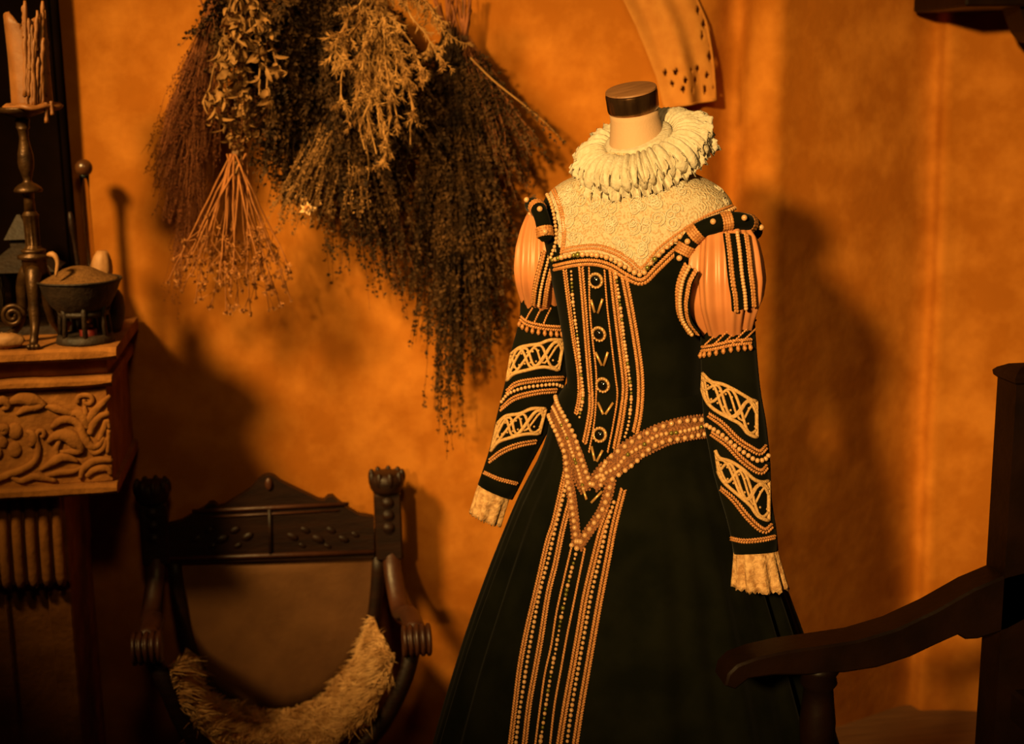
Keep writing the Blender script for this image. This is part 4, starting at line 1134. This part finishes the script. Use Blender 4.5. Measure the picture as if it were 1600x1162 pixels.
def braid(pts, bvhs, wpx, rows=2, parent=None, name='braid', mat='braid', base='mesh_band'):
    w_ = wpx*SM
    seq = onsurf(pts, bvhs, .0052)
    rows = min(rows, 2)
    if len(seq) < 3: print('braid miss', pts[0]); return None
    mb = MB()
    for i in range(len(seq)):
        t, s_, n = frame(seq, i)
        for r_ in range(rows):
            off = ((r_+.5)/rows-.5)*w_
            sg = 1 if r_ < rows/2 else -1
            p = seq[i][0]+s_*off+t*(.0022 if r_ else 0)+n*.0014
            tt = (t*.75+s_*sg*(.7 if rows > 1 else .3)).normalized(); ss = n.cross(tt)
            lump(mb, p, tt, ss, n, max(.0030, w_/rows*.58), max(.0021, w_/rows*.34), .0036)
            lump(mb, seq[i][0]+s_*off*1.5*(1 if rows > 1 else 0)+n*.0008, s_, t, n, .0018, .0018, .0016)
    return part(name, mb, MT[mat], parent or gw)
PEARL = {}
def pearl_mesh(r, mat):
    k = (round(r, 5), mat)
    if k not in PEARL:
        me = MB().ball((0, 0, 0), r, 10, 7).mesh('pearl'); me.materials.append(MT[mat]); PEARL[k] = me
    return PEARL[k]
NP = [0]
def pearls(pts, bvhs, rpx, gap, parent, single=True, greens=0, seed=1, jitter=0.0, lift=.6):
    r_ = rpx*SM; rg = random.Random(seed)
    seq = onsurf(pts, bvhs, gap*SM)
    mb = MB(); mg = MB()
    for i, (p, n) in enumerate(seq):
        k = rg.random()
        green = k < greens
        rr = r_*(rg.uniform(1-jitter, 1+jitter) if jitter else 1)
        c = p+n*(rr*lift+.0012)
        if single:
            NP[0] += 1
            inst('bead' if green else 'pearl', pearl_mesh(round(rr/2e-4)*2e-4, 'greenbead' if green else 'pearl'), c, parent)
        else: (mg if green else mb).ball(c, rr, 7, 5)
    if not single:
        if mb.v: part('bead_strand', mb, MT['pearl'], parent, kind='stuff')
        if mg.v: part('green_beads', mg, MT['greenbead'], parent, kind='stuff')

TB = [BOD]; BS = [BOD, SKB]
# neckline
nb1 = braid([(864, 294), (873, 315), (880, 342), (882, 368), (879, 392)], TB, 9, 2, name='neckline_braid')
nb2 = braid([(877, 392), (905, 387), (935, 386), (965, 396), (985, 409), (1003, 421), (1030, 391), (1062, 366), (1100, 342), (1135, 327), (1158, 320)], TB, 10, 2, name='neckline_braid')
nb3 = braid([(866, 418), (900, 411), (930, 410), (955, 417), (978, 431), (1003, 440), (1026, 420), (1050, 397), (1075, 377)], TB, 12, 3, name='neckline_braid')
pearls([(854, 300), (863, 318), (869, 345), (871, 375), (863, 402)], TB, 3.0, 6.6, nb1)
pearls([(866, 406), (885, 401), (915, 398), (945, 401), (965, 410), (985, 421), (1003, 429), (1015, 414), (1035, 393), (1065, 368), (1085, 357)], TB, 4.1, 8.2, nb2, greens=.24, jitter=.18, seed=4)
pearls([(1090, 353), (1105, 345), (1120, 337), (1145, 326), (1157, 322)], TB, 3.5, 7.4, nb2)
# bodice panels
for pts, w_, r_ in (([(883, 422), (890, 476), (897, 528), (905, 579), (906, 618), (901, 645)], 10, 2), ([(908, 418), (913, 476), (918, 541), (922, 592), (924, 631), (920, 662), (914, 690)], 11, 3),
                    ([(921, 419), (922, 476), (926, 525), (932, 579), (932, 618), (929, 660), (921, 705)], 4.5, 1), ([(945, 423), (949, 476), (955, 528), (962, 587), (965, 618), (959, 660), (950, 705)], 4.5, 1),
                    ([(956, 423), (962, 476), (970, 541), (976, 592), (976, 618), (970, 660), (962, 700)], 11, 3), ([(975, 431), (984, 476), (993, 528), (1000, 579), (1001, 618), (998, 650), (993, 674)], 12, 3)):
    braid(pts, BS, w_, r_, name='bodice_braid')
pearls([(894, 424), (898, 476), (904, 525), (909, 574), (913, 618), (907, 652)], BS, 2.7, 5.8, gw, False, .12, 7, .3)
pearls([(963, 427), (970, 476), (976, 528), (983, 579), (987, 618), (983, 660), (977, 682)], BS, 2.7, 5.8, gw, False, .12, 8, .3)
# jewelled buttons
for x, y in ((932, 438), (937, 521), (943, 601), (938, 679)):
    h = ray(x, y, BS); p, n = h
    q = V((0, 0, 1)).rotation_difference(n).to_matrix()
    bt = part('button', MB().lathe([(.0150, 0), (.0160, .002), (.0145, .004), (.0115, .0045), (.0100, .003), (.001, .0025)], p, 24, mat=q), MT['bugle'], gw)
    for k in range(14):
        a = 2*pi*k/14
        inst('bead', pearl_mesh(.0023, 'pearl'), p+q @ V((.0137*math.cos(a), .0137*math.sin(a), .0046)), bt)
    part('stone', MB().ball(p+n*.0045, .0108, 18, 10, (1, 1, .62), q), MT['jet'], bt)
# bugle beads set in V shapes
for (x0_, y0_, x1_, y1_) in ((925, 467, 931, 487), (943, 466, 936, 488), (932, 549, 942, 570), (951, 549, 945, 570), (936, 630, 944, 648), (959, 630, 947, 648), (926, 697, 931, 720), (943, 703, 934, 721), (911, 758, 918, 781), (942, 768, 925, 786)):
    a, b = ray(x0_, y0_, BS), ray(x1_, y1_, BS)
    part('tube_bead', MB().tube([a[0]+a[1]*.004, (a[0]+b[0])/2+(a[1]+b[1])*.002, b[0]+b[1]*.004], .0027, 8), MT['bugle'], gw)
# girdle
def band(pts, wpx, bvhs, name):
    seq = onsurf(pts, bvhs, .007); mb = MB()
    ribbon(mb, seq, (lambda t: wpx(t)*SM) if callable(wpx) else wpx*SM, .0022, .001)
    # corded edges and net of little knots
    for i in range(len(seq)):
        t, s_, n = frame(seq, i); w_ = (wpx(i/(len(seq)-1)) if callable(wpx) else wpx)*SM
        k = max(3, int(w_/.006))
        for r_ in range(k+1):
            lump(mb, seq[i][0]+s_*w_*(r_/k-.5)+n*.0026+t*(.0035 if r_ % 2 else 0), t, s_, n, .0030, .0030, .0024)
    return part(name, mb, MT['mesh_band'], gw)
gL = band([(866, 606), (862, 628), (868, 650), (884, 682), (897, 712), (908, 742), (919, 764)], lambda t: lerp(24, 36, min(1, t*2.2)) if t < .6 else lerp(36, 24, (t-.6)/.4), BS, 'girdle')
gR = band([(926, 760), (945, 738), (965, 724), (985, 705), (1010, 691), (1040, 677), (1075, 669), (1108, 665)], lambda t: lerp(22, 34, min(1, t*3.5)), BS, 'girdle')
gV = band([(886, 712), (889, 745), (894, 775), (898, 810), (902, 850)], 14, BS, 'girdle')
gW = band([(904, 856), (915, 838), (931, 815), (943, 795), (951, 770), (955, 750)], 14, BS, 'girdle')
pearls([(869, 612), (874, 632), (886, 654), (901, 683), (907, 707), (915, 731), (924, 756)], BS, 3.9, 10.2, gL)
pearls([(868, 607), (863, 627), (871, 646), (885, 676), (896, 707), (904, 731), (910, 753), (913, 764)], BS, 3.0, 6.2, gL, greens=.05)
pearls([(856, 635), (864, 658), (875, 682), (882, 698), (887, 723), (888, 745), (893, 770), (896, 795), (899, 817), (902, 846)], BS, 4.1, 10.5, gV)
pearls([(903, 857), (913, 840), (930, 817), (943, 796), (949, 780), (954, 762)], BS, 4.3, 11.5, gW)
pearls([(895, 852), (905, 846)], BS, 4.0, 9.5, gW)
pearls([(928, 757), (935, 744), (946, 725), (955, 714), (976, 698), (999, 683), (1024, 671), (1052, 661), (1078, 657), (1103, 656)], BS, 4.1, 13, gR)
pearls([(940, 758), (944, 742), (965, 730), (979, 712), (1001, 698), (1028, 680), (1059, 675), (1086, 669), (1108, 663)], BS, 3.4, 7.4, gR, greens=.05)
pearls([(958, 749), (979, 734), (998, 718), (1015, 701), (1039, 689), (1064, 685), (1094, 679), (1106, 677)], BS, 4.1, 12, gR)
pearls([(945, 728), (938, 740), (945, 748)], BS, 3.6, 9, gR)
# skirt front panel
for pts, w_, r_ in (([(884, 735), (866, 814), (856, 845), (840, 914), (824, 982), (813, 1039), (806, 1095), (798, 1162), (789, 1230)], 11, 3), ([(895, 768), (880, 825), (868, 882), (857, 927), (846, 995), (837, 1045), (827, 1101), (820, 1162), (812, 1230)], 11, 3),
                    ([(893, 856), (881, 907), (870, 957), (862, 1007), (852, 1052), (845, 1100), (837, 1162), (829, 1230)], 5.5, 1), ([(914, 858), (904, 907), (895, 951), (885, 1000), (877, 1045), (867, 1101), (860, 1162), (853, 1230)], 5.5, 1),
                    ([(952, 795), (940, 828), (929, 870), (915, 929), (906, 980), (896, 1036), (885, 1095), (874, 1162), (864, 1230)], 11, 3), ([(974, 765), (960, 820), (950, 872), (937, 939), (927, 995), (917, 1052), (908, 1104), (899, 1162), (889, 1230)], 11, 3)):
    braid(pts, [SKB], w_, r_, name='skirt_braid')
for pts, r_, g_, gr in (([(890, 745), (872, 816), (859, 873), (846, 923), (836, 976), (827, 1026), (820, 1073), (813, 1117), (808, 1162), (800, 1230)], 3.2, 7.6, 0), ([(960, 785), (949, 822), (940, 865), (926, 925), (917, 975), (907, 1032), (896, 1097), (887, 1162), (878, 1230)], 3.2, 7.6, 0),
                        ([(901, 866), (891, 905), (883, 942), (876, 978), (870, 1014), (863, 1050), (857, 1086), (851, 1126), (846, 1162), (840, 1230)], 2.9, 6.8, .16)):
    pearls(pts, [SKB], r_, g_, gw, False, gr, 12, .3 if gr else .1)

# ---- sleeve trims
def cordpath(mb, pts, bvhs, rpx, lift=.5):
    seq = onsurf(pts, bvhs, .006)
    if len(seq) < 3: return
    mb.tube([p+n*rpx*SM*lift for p, n in seq], rpx*SM, 6)
def knotwork(up, lo, bvhs, parent, waves=2.0, rpx=2.4, closed_end=True):
    """openwork appliqué between two edge curves: corded outline with interlaced strands and picots"""
    mb = MB(); n = 40
    U_ = spline([V((x, y, 0)) for x, y in up], n); L_ = spline([V((x, y, 0)) for x, y in lo], n)
    xy = lambda v: (v.x, v.y)
    cordpath(mb, [xy(p) for p in U_[::3]+[U_[-1]]], bvhs, rpx*1.25); cordpath(mb, [xy(p) for p in L_[::3]+[L_[-1]]], bvhs, rpx*1.25)
    cordpath(mb, [xy(U_[0]), xy(U_[0].lerp(L_[0], .5)), xy(L_[0])], bvhs, rpx); cordpath(mb, [xy(U_[-1]), xy(U_[-1].lerp(L_[-1], .5)), xy(L_[-1])], bvhs, rpx*1.25)
    for ph, amp, wv in ((0, .46, 1.4), (pi, .46, 1.4), (pi/2, .42, 1.7), (-pi/2, .36, 2.1)):
        q = []
        for i in range(n):
            t = i/(n-1); q.append(xy(U_[i].lerp(L_[i], .5+amp*math.sin(2*pi*wv*t+ph))))
        cordpath(mb, q, bvhs, rpx if amp > .4 else rpx*.8, .7)
    ka = part('knotwork', mb, MT['cord'], parent, label='cream corded openwork applique')
    mb = MB()
    for i in range(2, n-1, 4):
        for f in (.28, .72):
            h = ray(*xy(U_[i].lerp(L_[i], f)), bvhs)
            if h: mb.ball(h[0]+h[1]*.002, 1.9*SM, 6, 4)
    part('picots', mb, MT['cord'], ka, kind='stuff')
SR, SLs = [SRB], [SLB]
knotwork([(1099, 583), (1112, 596), (1129, 600), (1149, 610), (1172, 624), (1181, 627)], [(1098, 606), (1103, 622), (1114, 637), (1136, 651), (1156, 662), (1168, 677), (1182, 683)], SR, oR)
knotwork([(1119, 703), (1125, 715), (1141, 720), (1160, 732), (1177, 748), (1190, 753), (1200, 751)], [(1123, 735), (1127, 745), (1136, 757), (1153, 772), (1172, 789), (1184, 806), (1200, 813)], SR, oR)
b1 = braid([(1108, 648), (1129, 663), (1153, 687), (1174, 701), (1187, 707), (1196, 699)], SR, 10, 2, oR, 'sleeve_braid')
braid([(1112, 677), (1136, 694), (1156, 715), (1177, 732), (1190, 737), (1197, 730)], SR, 10, 2, oR, 'sleeve_braid')
pearls([(1107, 664), (1127, 677), (1146, 694), (1168, 711), (1180, 719), (1192, 718), (1198, 712)], SR, 3.7, 7.8, b1)
braid([(1127, 763), (1146, 780), (1167, 806), (1184, 823), (1196, 829), (1205, 822)], SR, 10, 2, oR, 'sleeve_braid')
braid([(1143, 841), (1163, 845), (1190, 843), (1209, 839)], SR, 7, 2, oR, 'sleeve_braid')
knotwork([(800, 553), (813, 543), (831, 539), (844, 537), (859, 531), (880, 531)], [(793, 595), (804, 584), (828, 577), (850, 573), (872, 578)], SLs, oL)
knotwork([(778, 662), (791, 650), (813, 646), (831, 638), (852, 638)], [(768, 705), (779, 691), (797, 684), (819, 678), (842, 677)], SLs, oL)
b2 = braid([(792, 612), (808, 599), (844, 593), (878, 591)], SLs, 9, 2, oL, 'sleeve_braid')
braid([(783, 639), (804, 622), (838, 613), (868, 610)], SLs, 9, 2, oL, 'sleeve_braid')
pearls([(786, 628), (797, 615), (819, 606), (844, 602), (866, 600), (876, 603)], SLs, 3.0, 6.6, b2)
braid([(765, 720), (785, 705), (810, 695), (836, 690)], SLs, 9, 2, oL, 'sleeve_braid')
braid([(757, 738), (779, 748), (806, 755)], SLs, 6, 2, oL, 'sleeve_braid')
# puff-end bands with little tassels, striped fabric above
def tassels(pts, bvhs, parent):
    seq = onsurf(pts, bvhs, .0125)
    for i, (p, n) in enumerate(seq):
        part('tassel', MB().tube([p+n*.004, p+n*.006+V((0, 0, -.007)), p+n*.006+V((0, 0, -.012))], [.0028, .0048, .0022], 6), MT['braid'], parent)
e1 = braid([(1097, 545), (1116, 542), (1143, 536), (1172, 533)], SR, 11, 3, oR, 'sleeve_braid'); tassels([(1098, 550), (1116, 547), (1143, 541), (1170, 538)], SR, e1)
e2 = braid([(814, 497), (825, 505), (850, 511), (878, 513)], SLs, 10, 3, oL, 'sleeve_braid'); tassels([(815, 502), (825, 510), (850, 516), (876, 518)], SLs, e2)
for k in range(5):
    x = 1103+k*14
    braid([(x, 538-k), (x+18, 520-k), (x+34, 503-k)], SR, 3, 1, oR, 'sleeve_braid')
for k in range(3):
    x = 822+k*14
    braid([(x, 500+k*2), (x+5, 490+k), (x+10, 482)], SLs, 3, 1, oL, 'sleeve_braid')
# velvet panes over the puffs
def pane(pts, wpx, bvh, parent, lift=.006, rows=((-.36, 2), (.36, 2)), prl=0.0, single=True, edge=3.0):
    seq = onsurf(pts, [bvh], .006, lift)
    mb = MB(); ribbon(mb, seq, wpx*SM, .0, .0015)
    o = part('pane', mb, MT['velvet'], parent)
    for off, rw in rows:
        mb = MB()
        for i in range(len(seq)):
            t, s_, n = frame(seq, i)
            for r_ in range(rw):
                lump(mb, seq[i][0]+s_*(off*wpx*SM+(r_-.5*(rw-1))*.0042)+n*.0022+t*(.0018 if r_ else 0), t, s_, n, .0036, .0032, .0028)
        part('pane_braid', mb, MT['braid'], o)
    if prl is not None:
        L = plen([p for p, n in seq]); st_ = max(1, int(round(.0068/.006*1)))
        for i in range(0, len(seq), 1):
            t, s_, n = frame(seq, i)
            inst('pearl', pearl_mesh(.0042 if single else .0034, 'pearl'), seq[i][0]+s_*prl*wpx*SM+n*.0045, o); NP[0] += 1
    return o
pane([(1150, 366), (1154, 395), (1157, 425), (1161, 455), (1163, 480)], 40, PRB, pR, lift=.002)
pane([(1080, 418), (1070, 440), (1066, 470), (1070, 498), (1084, 520)], 26, PRW, pR, lift=.0, prl=-.05)
pane([(858, 396), (852, 420), (846, 445), (842, 474)], 26, PLB, pL, lift=.002, single=False)
# shoulder rolls
def roll(pts, rpx, bands, prl, parent):
    q = spline([V(p) for p in pts], 24)
    o = part('shoulder_roll', MB().tube(q, [rpx*SM*(.6 if i in (0, 23) else 1) for i in range(24)], 14), MT['velvet'], parent)
    for b in bands:
        i = int(b*22)+0; mb = MB(); t = (q[i+1]-q[max(i-1, 0)]).normalized()
        for dt in (-.0075, -.0025, .0025, .0075):
            c = q[i]+t*dt; u = t.orthogonal().normalized(); v = t.cross(u)
            for k in range(18):
                a = 2*pi*k/18; n = u*math.cos(a)+v*math.sin(a)
                lump(mb, c+n*rpx*SM*1.01, t, t.cross(n), n, .0032, .0038, .0026)
        part('roll_band', mb, MT['braid'], o)
    for b in prl:
        i = int(b*22); n = (CAM-q[i]); t = (q[i+1]-q[max(i-1, 0)]).normalized(); n = (n-t*n.dot(t)).normalized()
        n = (n+V((0, 0, .35))).normalized()
        inst('pearl', pearl_mesh(.0058, 'pearl'), q[i]+n*(rpx*SM+.003), o); NP[0] += 1
    return o
_h = [ray(x, y, [BOD, PRB, SRB]) for x, y in ((1060, 408), (1071, 386), (1091, 367), (1118, 354), (1145, 348))]
_q = [h[0]+h[1]*.006 for h in _h]
roll(_q+[P(1166, 348, _q[-1].y+.02), P(1177, 354, _q[-1].y+.06), P(1178, 364, _q[-1].y+.11)], 13, (.10, .27, .49, .70), (.02, .17, .38, .58, .78), gw)
roll([P(853, 376, YLF-.13), P(850, 354, YLF-.12), P(845, 335, YLF-.11), P(838, 323, YLF-.08), P(832, 320, YLF-.03), P(832, 322, YLF+.03)], 12, (.12, .45), (.05, .3, .62, .85), gw)
# cuff frills
def frill(top, bot, Yc, depth, parent, n=84, folds=10, seed=0):
    rings = []
    for j in range(8):
        t = j/7; a0_ = V((lerp(top[0][0], bot[0][0], t), lerp(top[0][1], bot[0][1], t), 0)); a1_ = V((lerp(top[1][0], bot[1][0], t), lerp(top[1][1], bot[1][1], t), 0))
        c = P((a0_.x+a1_.x)/2, (a0_.y+a1_.y)/2, Yc); e = P(a1_.x, a1_.y, Yc)
        u = e-c; hw = u.length; u.normalize(); v = V((0, 1, 0)); rr = []
        for k in range(n):
            a = 2*pi*k/n; f = 1+(.03+.12*t)*math.sin(folds*a+seed+.6*math.sin(2*a))
            p = c+(u*math.cos(a)+v*math.sin(a)*depth)*hw*f
            if j == 7: p.z += .0035*math.sin(folds*4*a)
            rr.append(p)
        rings.append(rr)
    o = part('cuff_frill', MB().loft(rings, True, False), MT['cufflace'], parent, label='lace cuff frill')
    o.modifiers.new('thickness', 'SOLIDIFY').thickness = .0012
    return o
frill(((1149, 860), (1213, 858)), ((1149, 917), (1226, 917)), YR-.13, .75, oR, folds=11)
frill(((748, 759), (796, 776)), ((737, 803), (780, 820)), YLF-.037, .75, oL, folds=9)

# lace scrollwork: raised cord spirals lying on the yoke
mb = MB(); rg = random.Random(5)
for k in range(110):
    x, y = rg.uniform(870, 1155), rg.uniform(285, 415)
    h = ray(x, y, [BOD])
    if not h or h[0].z < neck_z(th(h[0]))+.018: continue
    n = h[1]; u = n.orthogonal().normalized(); u.rotate(Quaternion(n, rg.uniform(0, 6.28))); v = n.cross(u)
    r0 = rg.uniform(.009, .017); q = []
    for i in range(22):
        a = i/21*3.6*pi*rg.choice((1,)); rr = r0*(1-.8*i/21)
        p = h[0]+(u*math.cos(a)+v*math.sin(a))*rr
        hh = BOD.find_nearest(p)
        q.append(hh[0]+n*.0010)
    mb.tube(q, .0014, 5)
part('lace_scrollwork', mb, MT['ruff'], gw, kind='stuff')
print('pearls placed singly', NP[0])

# ---- ruff
rc = P(1000, 224, Y0)
rf = thing('ruff', rc, 'cream pleated lace ruff collar around the mannequin neck', 'ruff')
RR = Matrix.Rotation(-R(26), 3, (FRONT*.94+V((-1, 0, 0))*.34).normalized().cross(V((0, 0, 1))))
def ruff_layer(z0_, r0, r1, A, N, ph, droop, seed):
    rg = random.Random(seed); n = N*12; m_ = 12
    jit = [rg.uniform(-.35, .35) for _ in range(N+1)]; ja = [rg.uniform(.75, 1.25) for _ in range(N+1)]; jr = [rg.uniform(-.014, .008) for _ in range(N+1)]
    rings = []
    for j in range(m_):
        t = j/(m_-1); rr = []
        for k in range(n):
            a = 2*pi*k/n; u = (a/(2*pi)*N); i = int(u) % N; fu = u-int(u)
            jj = lerp(jit[i], jit[(i+1) % N], fu); aa = lerp(ja[i], ja[(i+1) % N], fu); rj = lerp(jr[i], jr[(i+1) % N], fu)
            w_ = math.sin(N*a+ph+jj*t*2); w2 = w_
            r_ = lerp(r0, r1+rj, t)+.004*t*math.cos(2*(N*a+ph))
            z = z0_*(.35+.65*t)+A*aa*w2*t**.55-droop*t*t
            ao = a+.22/N*2*pi*math.cos(N*a+ph+jj)*t*.9
            if j == m_-1: z += .003*math.sin(N*a*7+seed); r_ += .0025*math.sin(N*a*5+seed)
            p = V((r_*math.cos(ao), r_*math.sin(ao), z))
            rr.append(rc+RR @ p)
        rings.append(rr)
    return MB().loft(rings, False, False)
def ruff_body(N, seed):
    rg = random.Random(seed); n = N*10
    edges = [0.0]
    for k in range(N): edges.append(edges[-1]+rg.uniform(.75, 1.25))
    tot = edges[-1]; hgt = [rg.uniform(.82, 1.15) for _ in range(N)]; rad = [rg.uniform(-.006, .006) for _ in range(N)]
    prof = [(.064, -.004), (.068, .010), (.080, .020), (.096, .024), (.114, .022), (.128, .014), (.137, .002), (.139, -.012), (.134, -.024), (.118, -.028), (.095, -.022), (.072, -.014)]
    rings = []
    for j, (r_, z_) in enumerate(prof):
        rr = []
        for k in range(n):
            i = k//10; f = (k % 10)/10
            a = 2*pi*lerp(edges[i], edges[i+1], f)/tot
            ridge = math.sin(pi*f)**.55
            dep = min(1, max(0, (r_-.066)/.025))
            tw = .05*math.sin(5*a)*dep
            rho = r_+(rad[i]+.007*(ridge-.6))*max(0, (r_-.09)/.05)
            z = z_*(1+dep*(.55*(ridge-1)+(hgt[i]-1))) - .012*max(0, (r_-.07)/.07)**2
            rr.append(rc+RR @ V((rho*math.cos(a+tw), rho*math.sin(a+tw), z)))
        rings.append(rr)
    rings.append(rings[0])
    return MB().loft(rings, False, False)
part('pleats', ruff_body(46, 3), MT['ruff'], rf)
for i, (z0_, r0, r1, A, N, ph, dr) in enumerate(((.006, .100, .143, .012, 46, 0, .012), (-.014, .100, .144, .012, 43, 1.7, .024))):
    o = part('lace_edge', ruff_layer(z0_, r0, r1, A, N, ph, dr, 50+i), MT['ruff'], rf)
    o.modifiers.new('thickness', 'SOLIDIFY').thickness = .0012
part('neckband', MB().lathe([(.061, -.022), (.0665, -.02), (.0670, 0), (.0665, .016), (.061, .018)], rc, 40, mat=RR), MT['ruff'], rf)
# ribbon ends tied at the back of the ruff
mb = MB()
for (p0, p1, p2) in (((1040, 200), (1052, 180), (1066, 178)), ((1040, 198), (1060, 190), (1072, 196)), ((1042, 196), (1048, 178), (1044, 172))):
    mb.tube(spline([P(*p0, Y0+.08), P(*p1, Y0+.085), P(*p2, Y0+.085)], 8), [.003, .005, .006, .006, .006, .005, .005, .003], 6, flat=.4)
part('ribbon_tie', mb, MT['leafpale'], rf, label='brown ribbon tie')
